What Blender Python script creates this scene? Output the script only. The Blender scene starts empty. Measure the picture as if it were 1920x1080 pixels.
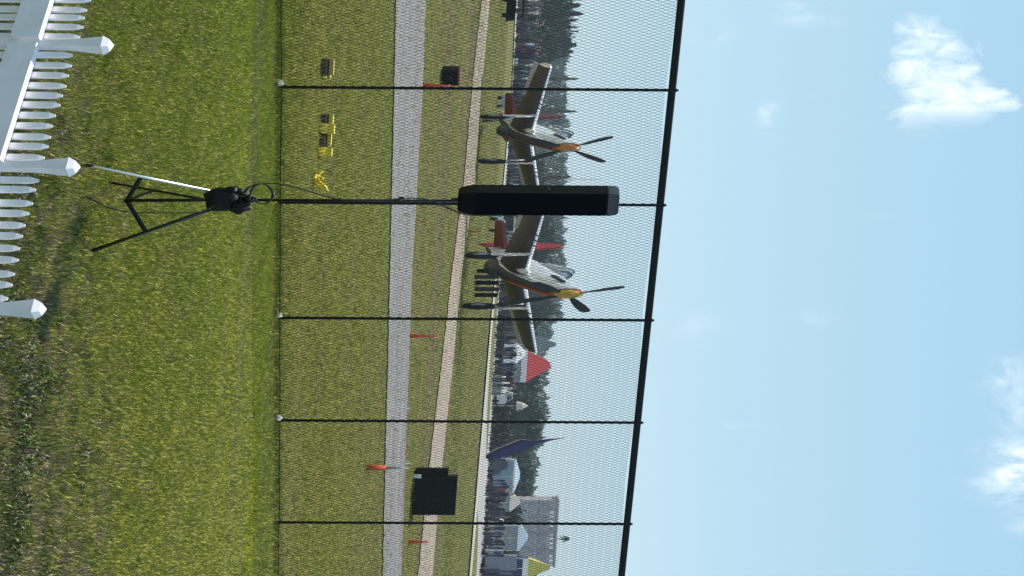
import bpy, bmesh, math, random
import numpy as np
from mathutils import Vector, Matrix, noise as mnoise
random.seed(7); np.random.seed(7)
SC = bpy.context.scene
COL = SC.collection
# ---------------------------------------------------------------- camera
F_PX = 2400.0          # focal length in pixels of the 1920x1080 frame
K = 3.16               # plan dimensions are 1/K of the nominal metres: everything in this place is tall and narrow
SL = 0.0565            # the whole airfield falls away to the right by this slope
EYE = 1.8
ROLL, PITCH = 0.0074, 20.0/F_PX
CF = Vector((0, math.cos(PITCH), math.sin(PITCH)))
CR = Vector((1, 0, 0)); CU = CR.cross(CF)
CR, CU = (CR*math.cos(ROLL)+CU*math.sin(ROLL)), (CU*math.cos(ROLL)-CR*math.sin(ROLL))
CP = Vector((0, 0, EYE))
cd = bpy.data.cameras.new('camera'); cam = bpy.data.objects.new('camera', cd); COL.objects.link(cam)
m = Matrix((CU, -CR, -CF)).transposed().to_4x4(); m.translation = CP   # the phone was held upright, the frame lies on its side
cam.matrix_world = m
cd.sensor_width = 36; cd.lens = 36*F_PX/1920; cd.clip_start = .05; cd.clip_end = 6000
SC.camera = cam
# ---------------------------------------------------------------- sun, sky
SUNV = Vector((-.424, .40, 1.75)).normalized()
sun_el = math.asin(SUNV.z); sun_az = math.atan2(SUNV.x, SUNV.y)
sl = bpy.data.lights.new('sun', 'SUN'); sl.energy = 5.0; sl.angle = math.radians(.55); sl.color = (1, .95, .87)
so = bpy.data.objects.new('sun', sl); COL.objects.link(so)
so.rotation_euler = (-SUNV).to_track_quat('-Z', 'Y').to_euler()
SC.view_settings.view_transform = 'Standard'; SC.view_settings.look = 'None'
SC.view_settings.gamma = 1; SC.view_settings.exposure = 0.45
try: SC.view_settings.use_curve_mapping = False
except Exception: pass
SC.cycles.max_bounces = 6; SC.cycles.transparent_max_bounces = 12

def rayd(u, v): return CF + CR*((u-540)/F_PX) + CU*((v-960)/F_PX)

W = bpy.data.worlds.new('World'); SC.world = W; W.use_nodes = True
nt = W.node_tree; nt.nodes.clear()
def nn(t, typ, **kw):
    n = t.nodes.new(typ)
    for k, v in kw.items(): setattr(n, k, v)
    return n
def wire_in(t, s, v):
    if isinstance(v, bpy.types.NodeSocket): t.links.new(v, s)
    else: s.default_value = v
def mth(t, op, a, b=0.0, clamp=False):
    n = nn(t, 'ShaderNodeMath', operation=op, use_clamp=clamp)
    wire_in(t, n.inputs[0], a); wire_in(t, n.inputs[1], b); return n.outputs[0]
sky = nn(nt, 'ShaderNodeTexSky', sky_type='NISHITA', sun_disc=False)
sky.sun_elevation = sun_el; sky.sun_rotation = sun_az; sky.air_density = 1.0; sky.dust_density = .3; sky.ozone_density = 1.6
SKY_STR = 0.115; SKY_GAIN = .745
tc = nn(nt, 'ShaderNodeTexCoord')
sepz = nn(nt, 'ShaderNodeSeparateXYZ'); nt.links.new(tc.outputs['Generated'], sepz.inputs[0])
clouds = [  # heading and height given as frame coordinates of the cloud's middle, half sizes, strength
 (40,1500,10,45,.3),(14,1487,8,22,.4),(75,1332,16,30,.26),(225,1437,22,16,.5),(252,1738,7,26,.25),(405,1650,8,26,.22),(600,1535,14,26,.2),(610,1300,26,34,.25),(172,1535,8,24,.2),
 (725,1905,40,34,.65),(790,1908,22,22,.5),(865,1900,24,36,.8),(915,1895,22,40,.95),(890,1918,40,36,.9),(985,1915,14,26,.65),(800,1388,6,30,.12)]
tot = None
nz = nn(nt, 'ShaderNodeTexNoise'); nz.inputs['Scale'].default_value = 22; nz.inputs['Detail'].default_value = 9; nz.inputs['Roughness'].default_value = .62; nz.inputs['Distortion'].default_value = .6
mp = nn(nt, 'ShaderNodeMapping'); mp.inputs['Scale'].default_value = (3.2, 3.2, 1.3); mp.inputs['Rotation'].default_value = (0, .35, 0)
nt.links.new(tc.outputs['Generated'], mp.inputs[0]); nt.links.new(mp.outputs[0], nz.inputs['Vector'])
sepn = nn(nt, 'ShaderNodeSeparateXYZ'); nt.links.new(nz.outputs['Color'], sepn.inputs[0])
for (u, v, a, b, s) in clouds:
    d = rayd(u, v).normalized(); e1 = d.cross(Vector((0,0,1))).normalized(); e2 = e1.cross(d)
    def dot(vec):
        n = nn(nt, 'ShaderNodeVectorMath', operation='DOT_PRODUCT'); nt.links.new(tc.outputs['Generated'], n.inputs[0]); n.inputs[1].default_value = vec; return n.outputs['Value']
    A = mth(nt, 'MULTIPLY', dot(e1), F_PX/a/1.1); B = mth(nt, 'MULTIPLY', dot(e2), F_PX/b/1.1)
    A = mth(nt, 'ADD', A, mth(nt, 'MULTIPLY', mth(nt, 'SUBTRACT', sepn.outputs[0], .5), 2.2))
    B = mth(nt, 'ADD', B, mth(nt, 'MULTIPLY', mth(nt, 'SUBTRACT', sepn.outputs[1], .5), 2.2))
    r2 = mth(nt, 'ADD', mth(nt, 'MULTIPLY', A, A), mth(nt, 'MULTIPLY', B, B))
    g = mth(nt, 'MULTIPLY', mth(nt, 'POWER', math.e, mth(nt, 'MULTIPLY', r2, -1.0)), s*.72)
    front = mth(nt, 'GREATER_THAN', dot(d), 0.0); g = mth(nt, 'MULTIPLY', g, front)
    tot = g if tot is None else mth(nt, 'ADD', tot, g)
CC = (130, 1780); d = rayd(*CC).normalized(); e1 = d.cross(Vector((0,0,1))).normalized(); e2 = e1.cross(d)
def dot2(vec):
    n = nn(nt, 'ShaderNodeVectorMath', operation='DOT_PRODUCT'); nt.links.new(tc.outputs['Generated'], n.inputs[0]); n.inputs[1].default_value = vec; return n.outputs['Value']
jit = lambda k, amp: mth(nt, 'MULTIPLY', mth(nt, 'SUBTRACT', sepn.outputs[k], .5), amp)
PA = mth(nt, 'ADD', mth(nt, 'MULTIPLY', dot2(e1), F_PX), jit(0, 55)); PB = mth(nt, 'ADD', mth(nt, 'MULTIPLY', dot2(e2), F_PX), jit(1, 130))
def convex(pts, soft):
    cx = sum(p[0] for p in pts)/len(pts)-CC[0]; cy = sum(p[1] for p in pts)/len(pts)-CC[1]; res = None
    for k in range(len(pts)):
        ax, ay = pts[k][0]-CC[0], pts[k][1]-CC[1]; bx, by = pts[(k+1)%len(pts)][0]-CC[0], pts[(k+1)%len(pts)][1]-CC[1]
        nx_, ny_ = -(by-ay), bx-ax; l_ = math.hypot(nx_, ny_); nx_ /= l_; ny_ /= l_
        if nx_*(cx-ax)+ny_*(cy-ay) < 0: nx_, ny_ = -nx_, -ny_
        h_ = mth(nt, 'ADD', mth(nt, 'ADD', mth(nt, 'MULTIPLY', PA, nx_), mth(nt, 'MULTIPLY', PB, ny_)), -(nx_*ax+ny_*ay))
        res = h_ if res is None else mth(nt, 'MINIMUM', res, h_)
    return mth(nt, 'MULTIPLY', mth(nt, 'ADD', res, soft*.4), 1/soft, True)
cl = mth(nt, 'MAXIMUM', convex([(40,1712),(50,1752),(112,1822),(150,1822),(210,1805),(224,1722),(150,1694)], 40), convex([(120,1780),(150,1835),(172,1888),(198,1894),(214,1830),(215,1700)], 26))
cl = mth(nt, 'MULTIPLY', mth(nt, 'MULTIPLY', cl, mth(nt, 'GREATER_THAN', dot2(d), 0.0)), mth(nt, 'ADD', mth(nt, 'MULTIPLY', nz.outputs['Fac'], 2.2), -.55, True))
fac = mth(nt, 'MULTIPLY', tot, mth(nt, 'ADD', mth(nt, 'MULTIPLY', nz.outputs['Fac'], 3.2), -1.15), True)
fac = mth(nt, 'MINIMUM', mth(nt, 'ADD', fac, cl), .8)
# a hazy, pale summer sky: the Nishita sky blended with an even elevation gradient
nt.links.new(tc.outputs['Generated'], sepz.inputs[0])
ramp_ = nn(nt, 'ShaderNodeValToRGB'); cr = ramp_.color_ramp
cr.elements[0].position = 0.0; cr.elements[0].color = (.60,.79,.87,1)
cr.elements[1].position = 1.0; cr.elements[1].color = (.17,.36,.66,1)
for p_, c_ in ((.06,(.58,.78,.87,1)),(.16,(.51,.75,.87,1)),(.36,(.44,.71,.88,1)),(.6,(.33,.57,.82,1))):
    e_ = cr.elements.new(p_); e_.color = c_
nt.links.new(sepz.outputs[2], ramp_.inputs[0])
sc_ = nn(nt, 'ShaderNodeVectorMath', operation='SCALE'); nt.links.new(ramp_.outputs[0], sc_.inputs[0]); sc_.inputs['Scale'].default_value = SKY_GAIN/SKY_STR
tint = nn(nt, 'ShaderNodeMix', data_type='RGBA'); tint.inputs[0].default_value = .85
nt.links.new(sky.outputs[0], tint.inputs['A']); nt.links.new(sc_.outputs[0], tint.inputs['B'])
mx = nn(nt, 'ShaderNodeMix', data_type='RGBA'); nt.links.new(fac, mx.inputs[0])
nt.links.new(tint.outputs['Result'], mx.inputs['A']); mx.inputs['B'].default_value = (7.6, 8.2, 8.5, 1)
bg = nn(nt, 'ShaderNodeBackground'); bg.inputs[1].default_value = SKY_STR
nt.links.new(mx.outputs['Result'], bg.inputs[0])
wo = nn(nt, 'ShaderNodeOutputWorld'); nt.links.new(bg.outputs[0], wo.inputs[0])

# ---------------------------------------------------------------- materials
MATS = {}
def mat(name, col, rough=.7, metal=0.0, spec=.5, var=.0, scale=20.0, bump=0.0, col2=None, stretch=None):
    if name in MATS: return MATS[name]
    M = bpy.data.materials.new(name); M.use_nodes = True; t = M.node_tree; b = t.nodes['Principled BSDF']
    b.inputs['Roughness'].default_value = rough; b.inputs['Metallic'].default_value = metal
    b.inputs['Specular IOR Level'].default_value = spec
    c2 = col2 or tuple(x*(1-var) for x in col)
    if var > 0 or col2:
        tcx = nn(t, 'ShaderNodeTexCoord'); n = nn(t, 'ShaderNodeTexNoise'); n.inputs['Scale'].default_value = scale; n.inputs['Detail'].default_value = 6
        if stretch:
            mq = nn(t, 'ShaderNodeMapping'); mq.inputs['Scale'].default_value = stretch[0]; mq.inputs['Rotation'].default_value = (0,0,stretch[1]); t.links.new(tcx.outputs['Object'], mq.inputs[0]); t.links.new(mq.outputs[0], n.inputs['Vector'])
        else: t.links.new(tcx.outputs['Object'], n.inputs['Vector'])
        r = nn(t, 'ShaderNodeMapRange'); r.inputs[1].default_value = .35; r.inputs[2].default_value = .65; t.links.new(n.outputs['Fac'], r.inputs[0])
        x = nn(t, 'ShaderNodeMix', data_type='RGBA'); t.links.new(r.outputs[0], x.inputs[0])
        x.inputs['A'].default_value = (*col, 1); x.inputs['B'].default_value = (*c2, 1)
        t.links.new(x.outputs['Result'], b.inputs['Base Color'])
        if bump:
            bp = nn(t, 'ShaderNodeBump'); bp.inputs['Strength'].default_value = bump; bp.inputs['Distance'].default_value = .01
            t.links.new(n.outputs['Fac'], bp.inputs['Height']); t.links.new(bp.outputs[0], b.inputs['Normal'])
    else: b.inputs['Base Color'].default_value = (*col, 1)
    MATS[name] = M; return M

# grass colour shared by the turf sheet and the blades: depends only on where on the ground it is
def grass_mat(name, blades):
    M = bpy.data.materials.new(name); M.use_nodes = True; t = M.node_tree; b = t.nodes['Principled BSDF']
    b.inputs['Roughness'].default_value = .75; b.inputs['Specular IOR Level'].default_value = .1
    g = nn(t, 'ShaderNodeNewGeometry'); mpp = nn(t, 'ShaderNodeMapping'); mpp.inputs['Scale'].default_value = (1, 1, 0)
    t.links.new(g.outputs['Position'], mpp.inputs[0])
    def noi(sc, det=5, ro=.6, v=mpp.outputs[0]):
        n = nn(t, 'ShaderNodeTexNoise'); n.inputs['Scale'].default_value = sc; n.inputs['Detail'].default_value = det; n.inputs['Roughness'].default_value = ro
        t.links.new(v, n.inputs['Vector']); return n.outputs['Fac']
    def mix(f, a, c):
        x = nn(t, 'ShaderNodeMix', data_type='RGBA'); wire_in(t, x.inputs[0], f); wire_in(t, x.inputs['A'], a); wire_in(t, x.inputs['B'], c); return x.outputs['Result']
    def rng(f, lo, hi):
        r = nn(t, 'ShaderNodeMapRange'); r.inputs[1].default_value = lo; r.inputs[2].default_value = hi; t.links.new(f, r.inputs[0]); return r.outputs[0]
    sp = nn(t, 'ShaderNodeSeparateXYZ'); t.links.new(g.outputs['Position'], sp.inputs[0])
    # bands parallel to the fence where the mower went, further out
    mb = nn(t, 'ShaderNodeMapping'); mb.inputs['Scale'].default_value = (.05, 1, 0); mb.inputs['Rotation'].default_value = (0,0,-.12); t.links.new(g.outputs['Position'], mb.inputs[0])
    c = mix(rng(noi(1.6), .35, .65), (.250,.272,.030,1), (.345,.352,.042,1))
    c = mix(rng(noi(7.5), .42, .72), c, (.20,.235,.018,1))
    wear = mth(t,'MULTIPLY', rng(noi(3.1, 7, .7), .50, .66), mth(t,'SUBTRACT', 1.0, mth(t,'MULTIPLY', rng(sp.outputs[1], 5.6, 9.0), .75)))
    c = mix(mth(t,'MULTIPLY', wear, .6), c, (.30,.235,.115,1))
    lime = mth(t,'MULTIPLY', mth(t,'MULTIPLY', rng(sp.outputs[1], 7.2, 8.6), mth(t,'SUBTRACT', 1.0, rng(sp.outputs[1], 9.6, 10.9))), .6)
    c = mix(lime, c, (.34,.385,.008,1))
    c = mix(mth(t,'MULTIPLY', rng(sp.outputs[1], 9.8, 11.5), .5), c, (.36,.345,.065,1))
    mb2 = nn(t, 'ShaderNodeMapping'); mb2.inputs['Scale'].default_value = (.03, 1, 0); mb2.inputs['Rotation'].default_value = (0,0,.10); t.links.new(g.outputs['Position'], mb2.inputs[0])
    farm = rng(sp.outputs[1], 14.0, 20.0)
    c = mix(mth(t,'MULTIPLY', farm, .45), c, (.235,.255,.065,1))
    c = mix(mth(t,'MULTIPLY', mth(t,'MULTIPLY', rng(noi(.55, 4, .6, mb2.outputs[0]), .47, .60), farm), .75), c, (.29,.225,.115,1))
    c = mix(mth(t,'MULTIPLY', rng(noi(2.2, 3, .5, mb.outputs[0]), .48, .66), .55), c, (.34,.30,.12,1))
    # bare, weedy ground near the picket fence and at the right
    near = mth(t, 'MULTIPLY', mth(t,'SUBTRACT', 5.75, mth(t,'SUBTRACT', sp.outputs[1], mth(t,'MULTIPLY', sp.outputs[0], .38))), 1.2)
    bare = rng(mth(t,'ADD', noi(9.0, 6, .65), mth(t,'MULTIPLY', mth(t,'MAXIMUM', near, -.55), .105)), .55, .63)
    c = mix(mth(t,'MULTIPLY', bare, .85), c, (.27,.20,.14,1))
    dg = rng(mth(t,'ADD', noi(6.0, 4, .6), mth(t,'MULTIPLY', mth(t,'MAXIMUM', near, -.6), .075)), .52, .66)
    c = mix(mth(t,'MULTIPLY', dg, .75), c, (.065,.10,.014,1))
    if blades:
        vm = nn(t, 'ShaderNodeVectorMath', operation='MULTIPLY_ADD'); t.links.new(g.outputs['Normal'], vm.inputs[0]); vm.inputs[1].default_value = (.45,.45,.45); vm.inputs[2].default_value = (0,0,.8)
        vn = nn(t, 'ShaderNodeVectorMath', operation='NORMALIZE'); t.links.new(vm.outputs[0], vn.inputs[0]); t.links.new(vn.outputs[0], b.inputs['Normal'])
        at = nn(t, 'ShaderNodeAttribute'); at.attribute_name = 'tone'
        c = mix(rng(at.outputs['Fac'], .55, 1.0), c, (.46,.45,.12,1))
        c2 = nn(t, 'ShaderNodeMix', data_type='RGBA', blend_type='MULTIPLY'); c2.inputs[0].default_value = 1; t.links.new(c, c2.inputs['A'])
        r = mth(t,'ADD', mth(t,'MULTIPLY', at.outputs['Fac'], .28), .93)
        cc = nn(t, 'ShaderNodeCombineColor'); [t.links.new(r, cc.inputs[i]) for i in range(3)]; t.links.new(cc.outputs[0], c2.inputs['B']); c = c2.outputs['Result']
        tr = nn(t, 'ShaderNodeBsdfTranslucent'); t.links.new(c, tr.inputs[0]); ms = nn(t, 'ShaderNodeMixShader'); ms.inputs[0].default_value = .10
        t.links.new(b.outputs[0], ms.inputs[1]); t.links.new(tr.outputs[0], ms.inputs[2]); t.links.new(ms.outputs[0], t.nodes['Material Output'].inputs[0])
    else:
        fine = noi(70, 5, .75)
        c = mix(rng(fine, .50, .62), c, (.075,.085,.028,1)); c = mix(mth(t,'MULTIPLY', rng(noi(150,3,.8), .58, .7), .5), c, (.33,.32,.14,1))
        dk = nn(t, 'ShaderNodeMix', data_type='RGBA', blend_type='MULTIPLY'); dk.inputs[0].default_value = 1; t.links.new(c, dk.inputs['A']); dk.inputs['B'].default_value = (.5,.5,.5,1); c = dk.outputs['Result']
        bp = nn(t, 'ShaderNodeBump'); bp.inputs['Strength'].default_value = .9; bp.inputs['Distance'].default_value = .02
        t.links.new(fine, bp.inputs['Height']); t.links.new(bp.outputs[0], b.inputs['Normal'])
    t.links.new(c, b.inputs['Base Color']); return M

# ---------------------------------------------------------------- terrain maths
KN = [(0,0),(36,0),(55,.28),(62,.37),(70,.665),(76,.818),(80,.967),(83,.979),(98,.986),(120,1.167),(150,1.404),(250,1.57),(20000,1.57)]
KX = [k[0] for k in KN]; KZ = [k[1] for k in KN]
def zf(yr): return float(np.mean(np.interp([yr-1.5, yr, yr+1.5], KX, KZ)))
def zg(x, y): return zf(y*K) - SL*x
def G(u, v):                                   # where the line of sight meets the ground
    d = rayd(u, v); lo = 1.0; prev = lo
    t = lo
    while t < 6000:
        p = CP + d*t
        if p.z < zg(p.x, p.y): break
        prev = t; t *= 1.01
    a, b = prev, t
    for _ in range(40):
        c = (a+b)/2; p = CP+d*c
        if p.z < zg(p.x, p.y): b = c
        else: a = c
    return CP + d*a
def GY(u, yr):                                  # ground point at frame column u and distance yr (nominal metres)
    y = yr/K; x = (u-540)/F_PX*y
    return Vector((x, y, zg(x, y)))
def S(u, v, yr):                                # point at a frame position and a distance
    d = rayd(u, v); return CP + d*((yr/K)/d.y)
def LOC(p, o):                                  # world point -> nominal metres about the origin o
    return Vector(((p.x-o.x)*K, (p.y-o.y)*K, p.z-o.z + SL*(p.x-o.x)))

# ---------------------------------------------------------------- mesh building
class MB:
    def __init__(s): s.v=[]; s.f=[]; s.mi=[]; s.cur=0
    def add(s, vs, fs):
        o=len(s.v); s.v += [Vector(p) for p in vs]; s.f += [tuple(i+o for i in f) for f in fs]; s.mi += [s.cur]*len(fs); return s
    def box(s, c, d, rz=0, taper=1.0, T=None):
        cx,cy,cz=c; hx,hy,hz=d[0]/2,d[1]/2,d[2]/2; R=Matrix.Rotation(rz,3,'Z'); vs=[]
        for sz in (-1,1):
            k = taper if sz>0 else 1
            for sx,sy in ((-1,-1),(1,-1),(1,1),(-1,1)):
                p=R@Vector((sx*hx*k,sy*hy*k,sz*hz))+Vector(c); vs.append(T(p) if T else p)
        return s.add(vs,[(3,2,1,0),(4,5,6,7),(0,1,5,4),(1,2,6,5),(2,3,7,6),(3,0,4,7)])
    def tube(s, pts, r, n=6, cap=True):
        pts=[Vector(p) for p in pts]; rs = r if isinstance(r,(list,tuple)) else [r]*len(pts); vs=[]; fs=[]
        up=None
        for i,p in enumerate(pts):
            t=(pts[min(i+1,len(pts)-1)]-pts[max(i-1,0)]).normalized()
            if up is None: up = Vector((0,0,1)) if abs(t.z)<.9 else Vector((0,1,0))
            a=t.cross(up).normalized(); b=a.cross(t); up=b
            for k in range(n):
                w=2*math.pi*k/n; vs.append(p+(a*math.cos(w)+b*math.sin(w))*rs[i])
        for i in range(len(pts)-1):
            for k in range(n):
                fs.append((i*n+k, i*n+(k+1)%n, (i+1)*n+(k+1)%n, (i+1)*n+k))
        if cap: fs += [tuple(reversed(range(n))), tuple((len(pts)-1)*n+k for k in range(n))]
        return s.add(vs,fs)
    def loft(s, rings, cap=True):
        n=len(rings[0]); vs=[p for r in rings for p in r]; fs=[]
        for i in range(len(rings)-1):
            for k in range(n): fs.append((i*n+k, i*n+(k+1)%n, (i+1)*n+(k+1)%n, (i+1)*n+k))
        if cap: fs += [tuple(reversed(range(n))), tuple((len(rings)-1)*n+k for k in range(n))]
        return s.add(vs,fs)
    def prism(s, outline, thick, T):            # outline in 2D, T maps (a,b,c)
        n=len(outline); vs=[T(a,b,-thick/2) for a,b in outline]+[T(a,b,thick/2) for a,b in outline]
        fs=[tuple(reversed(range(n))), tuple(range(n,2*n))]+[(k,(k+1)%n,n+(k+1)%n,n+k) for k in range(n)]
        return s.add(vs,fs)
    def lathe(s, prof, n=12, c=(0,0,0), T=None):
        rings=[]
        for r,z in prof:
            ring=[Vector((c[0]+r*math.cos(2*math.pi*k/n), c[1]+r*math.sin(2*math.pi*k/n), c[2]+z)) for k in range(n)]
            rings.append([T(p) for p in ring] if T else ring)
        return s.loft(rings)
    def mesh(s, name, mats, smooth=False, bevel=0, squash=True, shear=True):
        me=bpy.data.meshes.new(name)
        vs=[(p.x/K, p.y/K, p.z-(SL*p.x/K if shear else 0)) for p in s.v] if squash else [tuple(p) for p in s.v]
        me.from_pydata(vs,[],s.f)
        for M in (mats if isinstance(mats,(list,tuple)) else [mats]): me.materials.append(M)
        me.polygons.foreach_set('material_index', s.mi)
        bm=bmesh.new(); bm.from_mesh(me); bmesh.ops.recalc_face_normals(bm, faces=bm.faces)
        if bevel: bmesh.ops.bevel(bm, geom=[e for e in bm.edges if len(e.link_faces)==2 and e.calc_face_angle(0)>.5], offset=bevel, segments=2, affect='EDGES', clamp_overlap=True)
        bm.to_mesh(me); bm.free()
        if smooth: me.polygons.foreach_set('use_smooth',[True]*len(me.polygons))
        me.update(); return me
def link(name, me, parent=None, loc=None):
    o=bpy.data.objects.new(name, me); COL.objects.link(o)
    if parent: o.parent=parent
    if loc is not None: o.location=loc
    return o
def tag(o, label=None, cat=None, group=None, kind=None):
    for k,v in (('label',label),('category',cat),('group',group),('kind',kind)):
        if v: o[k]=v
    return o
def empty(name, loc, label, cat, group=None):
    o=bpy.data.objects.new(name,None); COL.objects.link(o); o.location=loc; o.empty_display_size=.2
    return tag(o,label,cat,group)
def kids(o): return [c for c in bpy.data.objects if c.parent==o]
def copy_thing(o, loc, label=None, group=None):
    def cp(a,par):
        c=a.copy(); COL.objects.link(c); c.parent=par
        for k in kids(a): cp(k,c)
        return c
    r=cp(o,None); r.location=loc
    if label: r['label']=label
    if group: r['group']=group
    return r

# ---------------------------------------------------------------- ground and pavements
ys = list(np.arange(-6,44,3.0))+list(np.arange(44,130,1.0))+list(np.arange(130,270,8.0))+[300,400,600,1000,1500,2200]
b=MB(); xs=[-460,-200,-60,-20,-8,0,8,20,60,200,460]
for y in ys:
    for x in xs: b.v.append(Vector((x, y/K, zg(x, y/K))))
nx=len(xs)
for i in range(len(ys)-1):
    for j in range(nx-1): b.f.append((i*nx+j,i*nx+j+1,(i+1)*nx+j+1,(i+1)*nx+j)); b.mi.append(0)
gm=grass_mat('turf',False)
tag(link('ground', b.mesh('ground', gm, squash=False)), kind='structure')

def strip(name, near, far, M, lift, nv=8):
    """near, far: lists of (u,v) along each edge"""
    us=np.linspace(-500,1580,320); b=MB()
    def ed(e,u):
        xs_=[p[0] for p in e]; vs_=[p[1] for p in e]
        if u<xs_[0]: return vs_[0]+(u-xs_[0])*(vs_[1]-vs_[0])/(xs_[1]-xs_[0])
        if u>xs_[-1]: return vs_[-1]+(u-xs_[-1])*(vs_[-1]-vs_[-2])/(xs_[-1]-xs_[-2])
        return float(np.interp(u,xs_,vs_))
    for u in us:
        jn=1.3*mnoise.noise(Vector((u*.09,lift*90,0)))+.8*mnoise.noise(Vector((u*.4,lift*90,2))) if nv==8 else 0; jf=1.0*mnoise.noise(Vector((u*.09,7,0)))+.6*mnoise.noise(Vector((u*.4,9,2))) if nv==8 else 0
        p=G(u,ed(near,u)+jn); q=G(u,ed(far,u)+jf)
        for k in range(nv+1):
            w=p.lerp(q,k/nv); b.v.append(Vector((w.x,w.y,zg(w.x,w.y)+lift)))
    n=nv+1
    for i in range(len(us)-1):
        for k in range(nv): b.f.append((i*n+k,(i+1)*n+k,(i+1)*n+k+1,i*n+k+1)); b.mi.append(0)
    return tag(link(name,b.mesh(name,M,squash=False)),kind='structure')
asph=mat('worn_asphalt',(.185,.178,.175),.9,var=.0,scale=5,bump=.15,col2=(.14,.135,.135),stretch=((.12,1,0),-.25))
tan=mat('pale_gravel',(.29,.235,.19),.95,scale=6,col2=(.22,.18,.14),bump=.2,stretch=((.2,1,0),.3))
apr=mat('apron_concrete',(.33,.30,.29),.9,scale=5,col2=(.24,.235,.24))
wht=mat('kerb_concrete',(.36,.35,.29),.8,scale=9,col2=(.27,.27,.22))
strip('taxiway',[(0,740),(500,729),(1080,715)],[(0,796),(170,790),(500,771),(1080,750)],asph,.02)
strip('gravel_path',[(0,902),(90,891),(170,883),(340,868),(500,847),(700,824),(900,800),(1080,782)],[(0,917),(90,909),(170,901),(340,889),(500,865),(700,846),(900,824),(1080,809)],tan,.02)
strip('apron',[(0,968),(160,962),(600,921),(1080,881)],[(0,972),(160,966),(600,934),(1080,902)],apr,.02,4)
strip('kerb',[(0,965.5),(160,959),(600,918),(1080,877)],[(0,968.5),(160,962),(600,922),(1080,881.5)],wht,.06,2)

# ---------------------------------------------------------------- grass blades on the near lawn
def blades(name, n, y0, y1, hmin, hmax, wd, pw, material, umar=90):
    r=np.random.rand(n); yr=y0*(y1/y0)**r if pw==1 else y0+(y1-y0)*r
    y=yr/K; hw=(540+umar)/F_PX*y; x=(np.random.rand(n)*2-1)*hw
    z=np.interp(yr,KX,KZ)-SL*x
    # clumpy density
    cl=np.sin(x*31+np.sin(y*17)*2)*np.sin(y*27+np.sin(x*13)*2)+np.random.randn(n)*.5
    h=(hmin+(hmax-hmin)*np.random.rand(n)**1.5)*(1+.25*np.clip(cl,-1,1))
    a=np.random.rand(n)*2*np.pi; w=wd*(1+np.maximum(yr-13,0)/42)*(.6+.8*np.random.rand(n))/K
    dx,dy=np.cos(a)*w,np.sin(a)*w
    la=np.random.rand(n)*2*np.pi; ln=h*(.3+1.5*np.random.rand(n))/K
    lx,ly=np.cos(la)*ln,np.sin(la)*ln
    v=np.zeros((n,4,3),np.float32)
    v[:,0]=np.stack([x-dx,y-dy,z-.004],1); v[:,1]=np.stack([x+dx,y+dy,z-.004],1)
    v[:,2]=np.stack([x+lx*.45+dx*.7,y+ly*.45+dy*.7,z+h*.62],1); v[:,3]=np.stack([x+lx,y+ly,z+h],1)
    me=bpy.data.meshes.new(name); me.vertices.add(4*n); me.vertices.foreach_set('co',v.ravel())
    idx=(np.arange(n)[:,None]*4+np.array([0,1,2,0,2,3])[None]).ravel().astype(np.int32)
    me.loops.add(6*n); me.loops.foreach_set('vertex_index',idx); me.polygons.add(2*n)
    me.polygons.foreach_set('loop_start',np.arange(0,6*n,3,dtype=np.int32)); me.update(calc_edges=True)
    at=me.attributes.new('tone','FLOAT','POINT'); at.data.foreach_set('value',np.repeat(np.random.rand(n)**1.6,4).astype(np.float32))
    me.materials.append(material); o=link(name,me); tag(o,kind='stuff'); return o
bmat=grass_mat('grass_blades',True)
tag(blades('lawn_grass',400000,12.5,32.5,.012,.036,.0042,1,bmat),'short green lawn grass between the white pickets and the tall black fence','grass')
def weeds():
    n=0; V=[];Fs=[];T_=[]; rnd=random.Random(9)
    while n<15000:
        yr=rnd.uniform(12.5,18.5); y=yr/K; x=rnd.uniform(-1,1)*(640/F_PX)*y
        near=(5.75-(y-.38*x))*1.2; q=mnoise.noise(Vector((x*4,y*4,0)))+.5*mnoise.noise(Vector((x*11,y*11,5)))
        if q+near*.55-.72<rnd.random()*.5: continue
        z=zg(x,y)-.004; h=rnd.uniform(.02,.055); a=rnd.random()*6.28; w=rnd.uniform(.006,.014)/K; l=h*rnd.uniform(.5,2.2)/K; b_=rnd.random()*6.28
        dx,dy=math.cos(a)*w,math.sin(a)*w; lx,ly=math.cos(b_)*l,math.sin(b_)*l; o0=len(V)
        V+=[(x-dx*.4,y-dy*.4,z),(x+dx*.4,y+dy*.4,z),(x+lx*.6+dx,y+ly*.6+dy,z+h*.8),(x+lx,y+ly,z+h*.9),(x+lx*.6-dx,y+ly*.6-dy,z+h*.75)]
        Fs+=[(o0,o0+1,o0+2,o0+4),(o0+4,o0+2,o0+3)]; n+=1
    me=bpy.data.meshes.new('weeds'); me.from_pydata(V,[],Fs); rr=random.Random(3)
    for c_,nm in (((.09,.14,.02),'weed_green'),((.045,.075,.015),'weed_dark'),((.24,.19,.15),'dead_thatch'),((.36,.34,.16),'straw')): me.materials.append(mat(nm,c_,.7,spec=.2))
    mi=[]
    for k in range(n):
        m_=rr.choices(range(4),[5,5,4,1])[0]; mi+=[m_,m_]
    me.polygons.foreach_set('material_index',mi); return link('weeds',me)
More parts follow.
